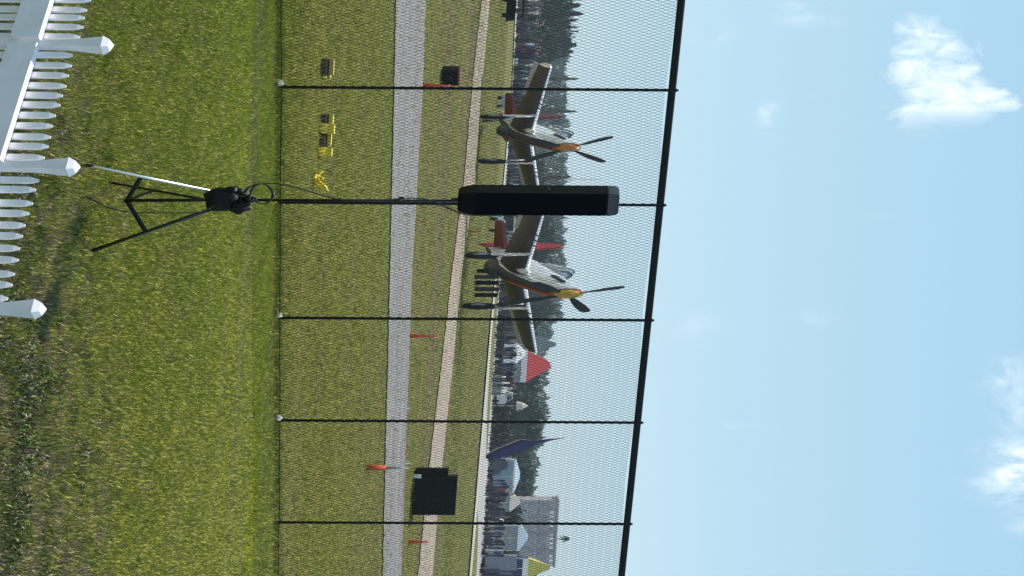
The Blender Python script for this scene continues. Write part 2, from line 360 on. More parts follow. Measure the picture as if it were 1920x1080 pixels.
def fence_grass():
    n=11000; r=np.random.rand(n); u=-60+1260*r; c=(u-540)/F_PX; xr=c*32.32/(1-c*.342); yr=32.32+.342*xr+np.random.randn(n)*.22
    x=xr/K; y=yr/K; z=np.interp(yr,KX,KZ)-SL*x; h=.02+.06*np.random.rand(n)**2; a=np.random.rand(n)*6.28; w=.006/K; dx,dy=np.cos(a)*w,np.sin(a)*w; lx,ly=np.cos(a*3)*h*.5/K,np.sin(a*3)*h*.5/K
    v=np.stack([np.stack([x-dx,y-dy,z],1),np.stack([x+dx,y+dy,z],1),np.stack([x+lx,y+ly,z+h],1)],1).reshape(-1,3)
    me=bpy.data.meshes.new('fence_line_grass'); me.from_pydata(v.tolist(),[],np.arange(3*n).reshape(-1,3).tolist()); me.materials.append(mat('uncut_grass',(.16,.19,.03),.8,scale=3,col2=(.07,.085,.03),spec=.1)); return link('fence_line_grass',me)
tag(fence_grass(),'darker uncut grass growing along the foot of the black mesh fence','grass',None,'stuff')
tag(weeds(),'dark weedy tufts and dead thatch in the near right corner of the lawn','weeds',None,'stuff')
tag(blades('rough_grass',150000,32.3,58,.016,.045,.0045,1,bmat),'mown field grass between the black mesh fence and the taxiway','grass')
tag(blades('field_grass',120000,58,150,.025,.06,.0055,1,bmat,60),'mown field grass beyond the grey taxiway','grass')
# ---------------------------------------------------------------- white picket fence
white=mat('white_vinyl',(.93,.875,.88),.45,scale=16,col2=(.84,.79,.775))
P=[(92,10.0),(320,9.4),(586,8.89)]
pp=[Vector(((u-540)/F_PX*y, y, 0)) for u,y in P]      # nominal metres
dirv=(pp[2]-pp[0]).normalized(); 
p0=pp[0]-(pp[1]-pp[0]); 
posts=[p0]+pp
ang=math.atan2(dirv.y,dirv.x); nrm=Vector((dirv.y,-dirv.x,0))   # towards the camera
if nrm.y>0: nrm=-nrm
o=pp[1]; base=Vector((o.x/K,o.y/K,zg(o.x/K,o.y/K)))
pf=empty('picket_fence',base,'low white picket fence with flared post caps, lower left near the tripod foot','fence')
for p in posts:
    q=p-o; b=MB(); b.box((0,0,.33),(.058,.058,.70),ang)
    R=Matrix.Rotation(ang,3,'Z')
    me=b.mesh('post',white); po=link('post',me,pf,(q.x/K,q.y/K,-SL*q.x/K))
    b=MB(); rings=[]
    for r,z in ((.0295,.655),(.031,.69),(.036,.725),(.044,.755),(.048,.776),(.053,.778),(.053,.781),(.034,.796),(.006,.806)):
        rings.append([R@Vector((sx*r,sy*r,z)) for sx,sy in ((-1,-1),(1,-1),(1,1),(-1,1))])
    b.loft(rings); link('post_cap',b.mesh('post_cap',white),po)
b=MB(); 
pk=[Vector(x) for x in ()]
w2=.027; out=[(-w2,.05),(w2,.05),(w2,.682),(w2*.75,.694),(.004,.716),(-.004,.716),(-w2*.75,.694),(-w2,.682)]
R=Matrix.Rotation(ang,3,'Z')

def pr_(hw,t,z,dy=0): return [R@Vector((sx*hw,sy*t+dy,z)) for sx,sy in ((-1,-1),(1,-1),(1,1),(-1,1))]
b.loft([pr_(.0255,.010,.05),pr_(.0255,.010,.686),pr_(.0215,.008,.700,.002),pr_(.0095,.003,.714,.005)]); pme=b.mesh('picket',white)
for i in range(len(posts)-1):
    A,B=posts[i]-o,posts[i+1]-o; n=11
    for k in range(1,n+1):
        q=A.lerp(B,k/12)-nrm*.018; pk_=link('picket',pme,pf,(q.x/K,q.y/K,-SL*q.x/K+random.uniform(-.003,.003))); pk_.rotation_euler=(0,random.uniform(-.004,.004),random.uniform(-.05,.05))
    q=(A+B)/2+nrm*.030; L=(B-A).length-.055
    for zz,hh in ((.590,.072),(.14,.072)):
        b=MB(); b.box((0,0,zz),(L,.07,hh),math.atan2((B-A).y,(B-A).x)); link('rail',b.mesh('rail',white,bevel=.001),pf,(q.x/K,q.y/K,-SL*q.x/K))

# ---------------------------------------------------------------- tall mesh fence
blk=mat('black_powder_coat',(.004,.005,.008),.5,spec=.2,var=.3,scale=30)
fa,fb=32.32,.342; FH=3.0
def fpt(u):
    c=(u-540)/F_PX; x=c*fa/(1-c*fb); return Vector((x,fa+fb*x,0))
o=fpt(599); base=Vector((o.x/K,o.y/K,zg(o.x/K,o.y/K)))
cf=empty('chain_link_fence',base,'tall black mesh fence with thin posts and top rail across the field','fence')
fang=math.atan(fb)
pus=[-62,167,383,599,791,982,1160]
conc=mat('footing_concrete',(.80,.74,.62),.9,var=.2,scale=60)
b=MB(); b.tube([(0,0,-.02),(0,0,FH+.03)],.036,8); b.tube([(0,0,FH+.03),(0,0,FH+.05)],[.045,.02],8); me=b.mesh('post',blk,smooth=False)
for i,u in enumerate(pus):
    q=fpt(u)-o; po=link('post',me,cf,(q.x/K,q.y/K,-SL*q.x/K)); po.rotation_euler=(random.uniform(-.002,.002),random.uniform(-.0012,.0012),0)
    if u in (167,599,791,982):
        s_=.62 if u!=982 else .3
        b=MB(); prof=[(.15*s_,-.03),(.14*s_,.02),(.11*s_,.06*s_),(.05*s_,.085*s_)]
        b.lathe(prof,9,(-.08,-.05,0)); 
        for v in b.v: v.x+=random.uniform(-.02,.02); v.z+=random.uniform(-.012,.012)
        link('footing',b.mesh('footing',conc),po)
A,B=fpt(-140)-o,fpt(1240)-o
def seg(name,z,r,n=8,off=0,M=blk):
    b=MB(); N=24; b.tube([A.lerp(B,k/N)+Vector((0,off,z+(random.uniform(-.004,.004) if r<.01 else 0))) for k in range(N+1)],r,n); link(name,b.mesh(name,M),cf)
seg('top_rail',FH,.030); seg('tension_wire',.035,.004,4)
# woven wire
a_=.037; L=(B-A).length; nw=int(L/a_); nz_=int((FH-.05)/a_); dv=(B-A).normalized(); nr=Vector((-dv.y,dv.x,0))
V=[];Fc=[]
rw=.0040
cs=[(math.cos(2*math.pi*k/3),math.sin(2*math.pi*k/3)) for k in range(3)]
i_=np.arange(nw)[:,None,None]; j_=np.arange(nz_+1)[None,:,None]; k_=np.arange(3)[None,None,:]
cosk=np.array([c[0] for c in cs])[None,None,:]; sink=np.array([c[1] for c in cs])[None,None,:]
along=(i_+((i_+j_)%2)*1.0)*a_*1.0+ .0*k_ + cosk*rw*1.3
sag=.006*np.sin(i_*.07+j_*.05)
dep=((i_%2)*2-1)*.003+sink*rw+sag*0
zz=.04+j_*a_*1.0+0*k_+0*i_+ .012*np.sin(i_*.045)
along=np.broadcast_to(along,(nw,nz_+1,3)); dep=np.broadcast_to(dep,(nw,nz_+1,3)); zz=np.broadcast_to(zz,(nw,nz_+1,3))
X=A.x+dv.x*along+nr.x*dep; Y=A.y+dv.y*along+nr.y*dep
co=np.stack([X/K,Y/K,zz-SL*X/K],-1).reshape(-1,3).astype(np.float32)
id0=((i_*(nz_+1)+j_)*3)[:, :-1]
q=[]
for k in range(3):
    kk=(k+1)%3; q.append(np.stack([id0[...,0]+k,id0[...,0]+kk,id0[...,0]+3+kk,id0[...,0]+3+k],-1).reshape(-1,4))
q=np.concatenate(q).astype(np.int32)
me=bpy.data.meshes.new('wire_mesh'); me.vertices.add(len(co)); me.vertices.foreach_set('co',co.ravel()); me.loops.add(q.size); me.loops.foreach_set('vertex_index',q.ravel())
me.polygons.add(len(q)); me.polygons.foreach_set('loop_start',np.arange(0,q.size,4,dtype=np.int32)); me.update(calc_edges=True)
me.materials.append(blk); link('wire_mesh',me,cf)

# ---------------------------------------------------------------- loudspeaker on its tripod
SB=GY(376,17.55)
stm=mat('stand_black',(.004,.004,.006),.4,spec=.3,var=.2,scale=40)
stgloss=mat('stand_tube',(.05,.05,.055),.22,1.0,spec=.5)
lit_leg=mat('sunlit_leg_metal',(.72,.74,.78),.38,.9)  # pale copy of the leg metal: sunlight painted into its colour
st=empty('speaker_stand',SB,'black tripod stand with splayed legs carrying the tall loudspeaker','stand')
def L3(u,v,y): return LOC(S(u,v,y),SB)
b=MB(); b.tube([L3(376,232,17.55),L3(375,470,17.55)],.022,8); link('lower_tube',b.mesh('lower_tube',stm,True),st)
b=MB(); b.tube([L3(375,440,17.55),L3(376.5,880,17.55)],.0175,8); pole=link('pole',b.mesh('pole',stm,True),st)
b=MB(); b.tube([L3(375.5,742,17.55),L3(375.6,756,17.55)],.028,8); b.tube([L3(376,750,17.5),L3(370,753,17.4)],.012,6); link('clamp',b.mesh('clamp',stm),pole)
b=MB(); b.tube([L3(374.7,440,17.55),L3(375,478,17.55)],.035,10); link('collar',b.mesh('collar',stm,True),st)
fA=L3(308,154,17.06); fB=L3(470,173,17.62); fC=L3(342,204,18.15)
hA=L3(360,402,17.5); hB=L3(388,408,17.5); hC=L3(374,384,17.6)
hubp=L3(376,238,17.55)
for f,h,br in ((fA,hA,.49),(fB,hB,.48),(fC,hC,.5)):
    b=MB(); b.tube([f,h],.0165,8); lg=link('leg',b.mesh('leg',lit_leg if f is fA else stgloss,True),st)
    if f is fA: lg['label']='leg in a paler metal colour standing in for sunlight on it'
    d=(h-f).normalized(); b=MB(); b.tube([f-d*.01,f+d*.05],[.024,.019],8); link('rubber_foot',b.mesh('rubber_foot',stm),lg)
for f,h,tt in ((fA,hA,.44),(fB,hB,.43),(fC,hC,.48)):
    b=MB(); b.tube([hubp,f.lerp(h,tt)],.0135,6); link('brace',b.mesh('brace',stm),st)
# black bag slung on the tripod
bagm=mat('black_nylon',(.004,.004,.006),.6,spec=.25,scale=25,var=.4,bump=.4)
steel=mat('bright_steel',(.75,.78,.80),.25,1.0)
BO=S(376,425,17.42)
bag=empty('weight_bag',BO,'black bag slung over the tripod legs below the loudspeaker pole','bag')
def lump(c,d,seed,amp=.16,n=3):
    bm=bmesh.new(); bmesh.ops.create_icosphere(bm,subdivisions=n,radius=1)
    mb=MB(); vs=[]
    for v in bm.verts:
        p=v.co.copy(); k=1+amp*mnoise.noise(p*1.7+Vector((seed,0,0)))*2+amp*.5*mnoise.noise(p*4+Vector((0,seed,0)))
        vs.append(Vector((c[0]+p.x*d[0]*k,c[1]+p.y*d[1]*k,c[2]+p.z*d[2]*k)))
    mb.add(vs,[[v.index for v in f.verts] for f in bm.faces]); bm.free(); return mb
bo=lambda u,v,y=17.42: LOC(S(u,v,y),BO)
link('bag_body',lump(bo(373,417),(.175,.15,.075),3,.14).mesh('bag_body',bagm,True),bag)
link('pouch',lump(bo(388,447),(.09,.10,.05),8,.2).mesh('pouch',bagm,True),bag)
link('flap',lump(bo(362,437),(.10,.12,.05),15,.2).mesh('flap',bagm,True),bag)
link('drawn_neck',lump(bo(374,466),(.05,.06,.028),5,.2).mesh('drawn_neck',bagm,True),bag)
b=MB(); b.tube([bo(352,432,17.3),bo(356,446,17.28),bo(365,455,17.3),bo(372,478,17.35)],.012,6); b.tube([bo(390,424,17.28),bo(393,446,17.27),bo(383,468,17.3)],.010,6); link('strap',b.mesh('strap',bagm),bag)
b=MB(); b.box(bo(355,443,17.26),(.04,.02,.010),.5); link('buckle',b.mesh('buckle',steel),bag); b=MB(); b.box(bo(362,467,17.3),(.05,.02,.006),.4); link('buckle',b.mesh('buckle',steel),bag)
# cables
cabm=mat('black_cable',(.01,.01,.012),.5)
def spline(pts,n=8):
    out=[]; P_=[pts[0]]+list(pts)+[pts[-1]]
    for i in range(1,len(P_)-2):
        a,b_,c,d=P_[i-1:i+3]
        for k in range(n):
            t=k/n; out.append(.5*((2*b_)+(c-a)*t+(2*a-5*b_+4*c-d)*t*t+(3*b_-a-3*c+d)*t**3))
    out.append(P_[-2]); return out
def cable(pts,y,r,label):
    o_=S(pts[0][0],pts[0][1],y); ps=[LOC(S(p[0],p[1],p[2] if len(p)>2 else y),o_) for p in pts]
    b=MB(); b.tube(spline(ps),r,5); return tag(link('cable',b.mesh('cable',cabm,True),None,o_),label,'cable')
cable([(374,466),(352,474),(345,490),(350,504),(366,512),(381,500),(380,484),(372,478)],17.3,.007,'small loop of black cable curling above the bag on the tripod')
cable([(362,458),(349,470),(344,500),(346,530),(356,570),(368,610),(374,640),(376,700),(372,760),(374,800),(386,832),(398,858),(403,880),(404.5,930),(404,960)],17.35,.0075,'long black cable running up the stand pole to the loudspeaker')
gl=G(365,157)
cable([(384,405,17.3),(396,380,17.2),(399,340,17.1),(399,280,17.05),(397,240,17.0),(390,205,16.98),(377,178,16.95),(366,158,gl.y*K)],17.3,.0065,'thin black cable hanging from the bag down to the grass')
# speaker
SPB=S(374,859,17.5)
spm=mat('cabinet_textured_black',(.003,.003,.005),.5,spec=.12,scale=90,var=.3,bump=.25)
grl=mat('grille_black',(.002,.003,.008),.8,spec=.08,scale=160,var=.4)
sp=empty('loudspeaker',SPB,'tall black loudspeaker cabinet on top of the tripod pole','loudspeaker')
HS=.695
plan=[(-.212,.02),(-.075,-.17),(.215,-.10),(.20,.12),(-.10,.20)]
ctr=Vector((-.005,0,0))
def ringp(z,k,cut=0): return [Vector((ctr.x+(x-ctr.x)*k, y*k, z)) for x,y in plan]
b=MB(); b.loft([ringp(0,.72),ringp(.012,.84),ringp(.035,.93),ringp(.065,.985),ringp(.085,1.0),ringp(HS-.05,1.0)])
link('cabinet',b.mesh('cabinet',spm,bevel=.003),sp)
tcp=mat('highlight_black',(.018,.02,.024),.25,spec=.6)  # cabinet top split off, lighter and glossier, to carry the bevel highlight
b=MB(); b.loft([ringp(HS-.049,.999),ringp(HS-.03,.99),ringp(HS-.014,.95),ringp(HS-.004,.87),ringp(HS,.78)]); link('top_highlight',b.mesh('top_highlight',tcp,bevel=.002),sp)
p_,q_=Vector((-.075,-.17,0)),Vector((.215,-.10,0)); dd=(q_-p_).normalized(); nn_=Vector((dd.y,-dd.x,0))
b=MB(); c=(p_+q_)/2+nn_*.003; b.box((c.x,c.y,HS/2+.01),((q_-p_).length*.985,.012,HS-.135),math.atan2(dd.y,dd.x)); link('grille',b.mesh('grille',grl,bevel=.0012),sp)
p2=Vector((-.212,.02,0)); d2=(p_-p2).normalized(); c2=(p_+p2)/2; n2=Vector((d2.y,-d2.x,0))
b=MB(); cc=c2+n2*.002; b.box((cc.x,cc.y,HS*.56),(.10,.012,.012),math.atan2(d2.y,d2.x)); link('side_handle',b.mesh('side_handle',stm),sp)
b=MB(); b.tube([(.005,0,-.03),(.005,0,.03)],.03,8); link('pole_socket',b.mesh('pole_socket',stm),sp)

# ---------------------------------------------------------------- propeller aircraft
silver=mat('polished_aluminium',(.88,.88,.89),.28,.45,var=.25,scale=7)
under=mat('shaded_underside',(.055,.048,.046),.55,scale=3,var=.2)  # dark brown-grey puts the shade under wings and belly into the colour
red=mat('red_paint',(.42,.035,.04),.35,spec=.5,var=.12,scale=5)
orange=mat('orange_cowl',(.50,.075,.025),.35,var=.2,scale=6)
yellow=mat('yellow_paint',(.80,.55,.06),.35,var=.1,scale=6)
tyre=mat('tyre_rubber',(.012,.012,.013),.8)
darkm=mat('dark_metal',(.03,.03,.035),.45)
glass=mat('canopy_glass',(.30,.34,.36),.06,spec=.9)
bladem=mat('propeller_black',(.01,.011,.013),.4)
whitep=mat('white_paint',(.8,.8,.78),.4)
greyp=mat('grey_paint',(.42,.44,.46),.5,var=.15)
PIT=math.radians(11.5); HUBZ=2.16
def aircraft(ug,yr,alpha,label,bladetips,pscale,cowl,spin):
    """ug: frame column of the hub"""
    Fh=Vector((math.sin(alpha),-math.cos(alpha),0)); Lf=Vector((-Fh.y,Fh.x,0)); Z=Vector((0,0,1))
    f=Fh*math.cos(PIT)+Z*math.sin(PIT); up=Z*math.cos(PIT)-Fh*math.sin(PIT)
    hubx=(ug-540)/F_PX*yr
    ox,oy=hubx-Fh.x*2.6, yr-Fh.y*2.6
    O=Vector((ox/K,oy/K,zg(ox/K,oy/K)))
    H=Vector((hubx-ox,yr-oy,HUBZ))
    T=lambda x,y,z: H+f*x+Lf*y+up*z
    pl=empty('propeller_aircraft',O,label,'aircraft','silver propeller aircraft parked nose right')
    def ell(x,zc,hw,hh,n=16,e=2.3,flat=0):
        r=[]
        for k in range(n):
            t=2*math.pi*k/n; c,s=math.cos(t),math.sin(t)
            r.append(T(x,hw*math.copysign(abs(c)**(2/e),c),zc+hh*math.copysign(abs(s)**(2/e),s)))
        return r
    # fuselage
    st_=[(-.02,0,.36,.36),(-.3,-.02,.40,.42),(-1.0,-.06,.43,.50),(-1.8,-.10,.45,.56),(-2.6,-.13,.46,.60),(-3.4,-.13,.46,.62),(-4.4,-.10,.45,.60),(-5.4,.0,.40,.50),(-6.4,.05,.31,.40),(-7.4,.10,.23,.31),(-8.4,.15,.14,.22),(-9.2,.2,.06,.14)]
    b=MB(); b.cur=0
    for i in range(len(st_)-1):
        r1,r2=ell(*st_[i]),ell(*st_[i+1])
        n=16; o0=len(b.v); b.v+=r1+r2
        for k in range(n):
            lowh = k>=8 or k==7*0-1
            mid=(st_[i][0]+st_[i+1][0])/2
            mi=0
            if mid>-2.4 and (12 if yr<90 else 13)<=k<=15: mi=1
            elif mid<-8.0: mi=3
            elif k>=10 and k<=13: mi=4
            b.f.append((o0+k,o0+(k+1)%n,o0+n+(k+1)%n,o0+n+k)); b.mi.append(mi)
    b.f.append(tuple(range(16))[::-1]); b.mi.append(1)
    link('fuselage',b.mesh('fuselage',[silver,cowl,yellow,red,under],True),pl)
    b=MB(); b.loft([ell(x,0,r,r,14,2) for x,r in ((0,.31),(.12,.29),(.28,.23),(.42,.14),(.52,.03))]); sp_=link('spinner',b.mesh('spinner',[spin],True),pl)
    # turtle deck + canopy
    b=MB(); b.loft([ell(x,z,w,h,12,2) for x,z,w,h in ((-2.9,.42,.20,.05),(-3.2,.52,.30,.25),(-3.7,.58,.34,.36),(-4.3,.56,.33,.34),(-4.9,.46,.26,.22),(-5.5,.36,.12,.06))]); cn=link('canopy',b.mesh('canopy',glass,True),pl)
    b=MB()
    for x,w,h in ((-3.2,.31,.26),(-3.72,.35,.37)):
        rg=[T(x,w*math.cos(t),.53+(.05 if x<-3.5 else 0)+h*math.sin(t)) for t in np.linspace(.05,math.pi-.05,10)]
        b.tube(rg,.022,5)
    link('canopy_frame',b.mesh('canopy_frame',darkm),cn)
    # belly scoop
    b=MB(); b.loft([ell(x,z,w,h,12,3) for x,z,w,h in ((-3.7,-.72,.24,.16),(-4.4,-.68,.28,.20),(-5.3,-.52,.25,.18),(-6.3,-.30,.14,.08))]); link('belly_scoop',b.mesh('belly_scoop',under,True),pl)
    # exhausts
    for s in (1,-1):
        b=MB()
        for k in range(6): b.box((0,0,0),(.12,.10,.09),T=lambda p,k=k,s=s: T(-1.0-.2*k+p.x, s*.46+p.y, .12+p.z))
        link('exhaust_stack',b.mesh('exhaust_stack',darkm),pl)
    # wings
    def wing(s):
        secs=[]
        for t in (0,.25,.5,.75,.96,1.0):
            y=.35+5.35*t; c=2.55-1.25*t if t<1 else .8; th=.17*c*(1 if t<1 else .3)*.8; le=-2.45-.42*t; z=-.42+(y-.35)*math.tan(math.radians(5.2))
            pr=[(0,0),(.06,.35),(.3,.6),(.65,.4),(1,0),(.65,-.25),(.3,-.42),(.06,-.28)]
            secs.append([T(le-a*c,s*y,z+q*th) for a,q in pr])
        b=MB(); n=8
        for i in range(len(secs)-1):
            o0=len(b.v); b.v+=secs[i]+secs[i+1]
            for k in range(n):
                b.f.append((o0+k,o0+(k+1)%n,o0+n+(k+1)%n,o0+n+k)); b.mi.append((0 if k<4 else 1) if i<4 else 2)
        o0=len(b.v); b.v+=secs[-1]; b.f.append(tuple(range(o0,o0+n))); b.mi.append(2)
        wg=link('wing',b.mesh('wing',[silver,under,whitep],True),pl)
        b=MB(); b.prism([(0,0),(2.6,0),(2.6,-.38),(0,-.42)],.05,lambda a,c,t,s=s: T(-4.45-.02*a*0+c-(-.1),s*(2.9+a),-.42+(2.55+a)*math.tan(math.radians(5.2))+t)); link('aileron',b.mesh('aileron',greyp),wg)
        for yy in (2.4,2.75,3.1): 
            b=MB(); zz_=-.42+(yy-.35)*.091; b.tube([T(-2.35,s*yy,zz_),T(-2.62,s*yy,zz_)],.03,6)
            link('gun_port',b.mesh('gun_port',darkm),wg)
        # the sun glint at the root leading edge is a white solid added below
    wing(1); wing(-1)
    b=MB(); b.loft([ell(x,-.40,r,r*.7,12,2) for x,r in ((-2.75,.17),(-2.45,.17),(-2.3,.14),(-2.22,.05))])
    for v_ in b.v: v_ -= Lf*.62
    link('wing_glint',b.mesh('wing_glint',whitep,True),pl)  # added white ellipsoid, painted stand-in for a sun glint
    # tail
    for s in (1,-1):
        b=MB(); b.prism([(-7.75,.1),(-8.3,1.95),(-8.6,2.05),(-9.05,1.9),(-9.0,.1)],.09,lambda a,c,t,s=s: T(a,s*c,.27+t)); link('tailplane',b.mesh('tailplane',mat('maroon_paint',(.16,.035,.04),.5),bevel=.004),pl)
    b=MB(); b.prism([(-6.9,.34),(-7.9,.50),(-8.4,1.62),(-8.6,1.74),(-8.95,1.72),(-8.98,.2),(-8.0,.2)],.13,lambda a,c,t: T(a,t,c)); link('fin',b.mesh('fin',red if yr<90 else mat('maroon_paint',(.16,.035,.04),.5),bevel=.006),pl)
    b=MB(); b.prism([(-9.0,.12),(-9.0,1.70),(-9.25,1.62),(-9.52,.9),(-9.55,.1),(-9.35,-.05)],.10,lambda a,c,t: T(a,t,c)); link('rudder',b.mesh('rudder',red if yr<90 else mat('maroon_paint',(.16,.035,.04),.5),bevel=.004),pl)
    # gear
    for s in (1,-1):
        x,y=-2.45,s*1.75
        def at(z): 
            return None
        top=T(x-.15,y,-.35); zt=top.z
        bot=Vector((T(x,y,-1.6).x,T(x,y,-1.6).y,.36))
        b=MB(); b.tube([top,bot+Vector((0,0,.02))],[.07,.05],8); g_=link('landing_gear',b.mesh('landing_gear',greyp,True),pl)
        b=MB(); ax=Lf; w_=.13
        prof=[(.18,-w_),(.30,-w_),(.355,-w_*.5),(.36,0),(.355,w_*.5),(.30,w_),(.18,w_)]
        rings=[[bot+ax*(t+.04*s)+Fh*(r*math.cos(q))+Z*(r*math.sin(q)) for q in np.linspace(0,2*math.pi,17)[:-1]] for r,t in prof]
        b.loft(rings); link('wheel',b.mesh('wheel',tyre,True),g_)
        b=MB(); rings=[[bot+ax*(t+.04*s)+Fh*(r*math.cos(q))+Z*(r*math.sin(q)) for q in np.linspace(0,2*math.pi,13)[:-1]] for r,t in ((.17,-w_-.01),(.17,w_+.01))]; b.loft(rings); link('hub_cap',b.mesh('hub_cap',greyp),g_)
        b=MB(); b.prism([(-.2,.0),(.2,.0),(.16,.85),(-.2,.85)],.03,lambda a,c,t: bot+ax*(.17*s+t)+Fh*a+Z*(c+.2)); link('gear_door',b.mesh('gear_door',silver),g_)
    tw=T(-7.55,0,-.15); tb=Vector((tw.x,tw.y,.16)); b=MB(); b.tube([tw,tb],.04,6); g_=link('tail_gear',b.mesh('tail_gear',darkm),pl)
    b=MB(); b.loft([[tb+Lf*t+Fh*(.16*k_*math.cos(q))+Z*(.16*k_*math.sin(q)) for q in np.linspace(0,2*math.pi,11)[:-1]] for k_,t in ((.7,-.06),(1,-.03),(1,.03),(.7,.06))]); link('tail_wheel',b.mesh('tail_wheel',tyre),g_)
    # propeller: blades set in the plane of the disc
    px=F_PX/yr; hc=T(.15,0,0)
    for du,dv in bladetips:
        a=du/px/math.cos(alpha); bz=(dv/K)/px/math.cos(PIT)
        ln=math.hypot(a,bz); e=(Lf*a+up*bz)/ln; sd=(Lf*(-bz)+up*a)/ln
        pr=[(.12,.06),(.25,.075),(.5,.115),(.75,.125),(.93,.105),(1.0,.045)]
        rings=[]
        for r,w in pr:
            tw_=math.radians(50-38*r); ca,sa=math.cos(tw_),math.sin(tw_)
            wd=(sd*ca+f*sa); th=(f*ca-sd*sa); w*=pscale; t_=.10*w+.008
            rings.append([hc+e*(ln*r)+wd*w*.9+0*th,hc+e*(ln*r)+th*t_,hc+e*(ln*r)-wd*w,hc+e*(ln*r)-th*t_])
        b=MB(); b.loft(rings); link('propeller_blade',b.mesh('propeller_blade',bladem),sp_)
    return pl
aircraft(550,82.5,math.radians(22),'nearer silver propeller aircraft with orange nose and red tail, right of the loudspeaker',[(-13,105),(34,38),(18,-135),(-24,-70)],1.15,orange,mat('ochre_spinner',(.78,.48,.07),.35,var=.5,scale=7))
aircraft(276,97.5,math.radians(23),'farther silver propeller aircraft with orange nose, left of the loudspeaker',[(-20,82),(26,71),(22,-78),(-17,-70)],1.15,mat('brown_orange_cowl',(.30,.13,.05),.4,var=.4,scale=5),mat('orange_spinner',(.60,.24,.06),.35,var=.4,scale=7))

# ---------------------------------------------------------------- small things on the field
def boxthing(name,u,v,wpx,hpx,depth,M,label,cat,lidM=None,yaw=0.0,group=None,wheels=False):
    g=G(u,v); p=F_PX/(g.y*K); w=wpx/p; h=hpx/(p*K)
    t=empty(name,g,label,cat,group)
    b=MB(); b.box((0,0,h*.45),(w,depth,h*.86),yaw); link('case_body',b.mesh('case_body',M,bevel=.004),t)
    b=MB(); b.box((0,0,h*.94),(w*1.04,depth*1.04,h*.12),yaw); link('lid',b.mesh('lid',lidM or M,bevel=.003),t)
    b=MB(); b.box((w*.2,-depth*.53,h*.5),(w*.12,.04,h*.14),yaw); b.box((-w*.2,-depth*.53,h*.5),(w*.12,.04,h*.14),yaw); link('latch',b.mesh('latch',darkm),t)
    return t,w,h,p
brown=mat('brown_rubber',(.06,.045,.025),.8,var=.3,scale=30); ylw=mat('yellow_plastic',(.88,.66,.05),.5,var=.2,scale=20); ylw2=mat('faded_yellow_plastic',(.66,.56,.08),.6,var=.2)
blackp=mat('black_plastic',(.003,.004,.006),.6,spec=.2,var=.3,scale=12)
def ramp(u,v,wpx,hpx,label,lid,side,group='cable ramps on the grass'):
    g=G(u,v); p=F_PX/(g.y*K); w=wpx*1.1/p; h=hpx*1.3/(p*K); t=empty('cable_ramp',g,label,'cable ramp',group)
    pr=[(-.22,0),(-.10,h*.7),(.10,h*.7),(.22,0)]
    b=MB(); b.prism(pr,w,lambda a,c,q: Vector((q,a,c))); link('ramp_body',b.mesh('ramp_body',side),t)
    b=MB(); b.box((0,0,h*.85),(w*.98,.18,h*.40)); link('lid',b.mesh('lid',lid,bevel=.002),t)
    n=max(2,int(wpx/6))
    for k in range(n):
        b=MB(); b.box((-w/2+w*(k+.5)/n,-.20,h*.3),(w/n*.5,.05,h*.4)); link('tread_block',b.mesh('tread_block',side),t)
    return t
ramp(126,603,26,17,'short brown cable ramp with a yellow strip, left of the leftmost fence post',mat('tan_plastic',(.55,.40,.10),.6,var=.2),brown)
ramp(143,604,7,12,'small yellow end piece beside the brown cable ramp',ylw2,ylw2)
ramp(224,603,16,16,'olive cable ramp at the left end of the yellow row',ylw2,brown)
ramp(242,600,16,20,'bright yellow cable ramp in the middle of the yellow row',ylw,ylw2)
ramp(262,601,20,15,'dark brown cable ramp between two yellow ones',ylw2,brown)
ramp(285,598,13,18,'bright yellow end ramp at the right end of the row',ylw,ylw)
g=G(338,588); p=F_PX/(g.y*K)
hs=[LOC(S(a,c,g.y*K),g) for a,c in ((322,604),(330,596),(336,606),(344,590),(350,600),(356,612),(346,606),(338,592),(328,590),(340,598),(352,604),(358,614))]
b=MB(); b.tube(spline([Vector((q.x,q.y+random.uniform(-.2,.2),max(q.z,.02))) for q in hs],5),.02,5); tag(link('yellow_hose',b.mesh('yellow_hose',ylw,True),None,g),'tangled yellow strap or hose lying in the grass left of the stand pole','hose')
def cone(u,v,hpx,wpx,label,top=None,name='traffic_cone',M=None):
    g=G(u,v); p=F_PX/(g.y*K); h=hpx/(p*K); w=wpx/p/2; M=M or mat('cone_orange_red',(.72,.09,.03),.5,var=.2,scale=9)
    t=empty(name,g,label,'traffic cone' if name=='traffic_cone' else 'marker post','orange cones along the taxiway' if name=='traffic_cone' else None)
    if name=='traffic_cone':
        b=MB(); b.box((0,0,h*.03),(w*2.6,w*2.6,h*.06)); link('base',b.mesh('base',M),t)
        b=MB(); b.lathe([(w,h*.06),(w*.85,h*.3),(w*.4,h*.8),(w*.25,h)],10); link('cone_body',b.mesh('cone_body',M,True),t)
    else:
        b=MB(); b.lathe([(w*.9,0),(w,h*.1),(w*.8,h*.46)],10); link('red_sleeve',b.mesh('red_sleeve',M,True),t)
        b=MB(); b.lathe([(w*.5,h*.44),(w*.42,h*.7),(w*.2,h)],10); link('grey_top',b.mesh('grey_top',greyp,True),t)
    return t
cone(160,793,52,8,'tall thin orange cone beside the leftmost fence post')
cone(630,768,54,7,'tall thin orange cone right of the nearer aircraft')
cone(1016,767,38,7,'red cone at far right beyond the black box')
cone(434,879,26,4,'small orange cone behind the gravel path below the red tail')
cone(416,789,10,3,'tiny red marker on the grass right of the loudspeaker')
cone(877,688,78,11,'marker post, red below and grey above, left of the black box',name='marker_post')
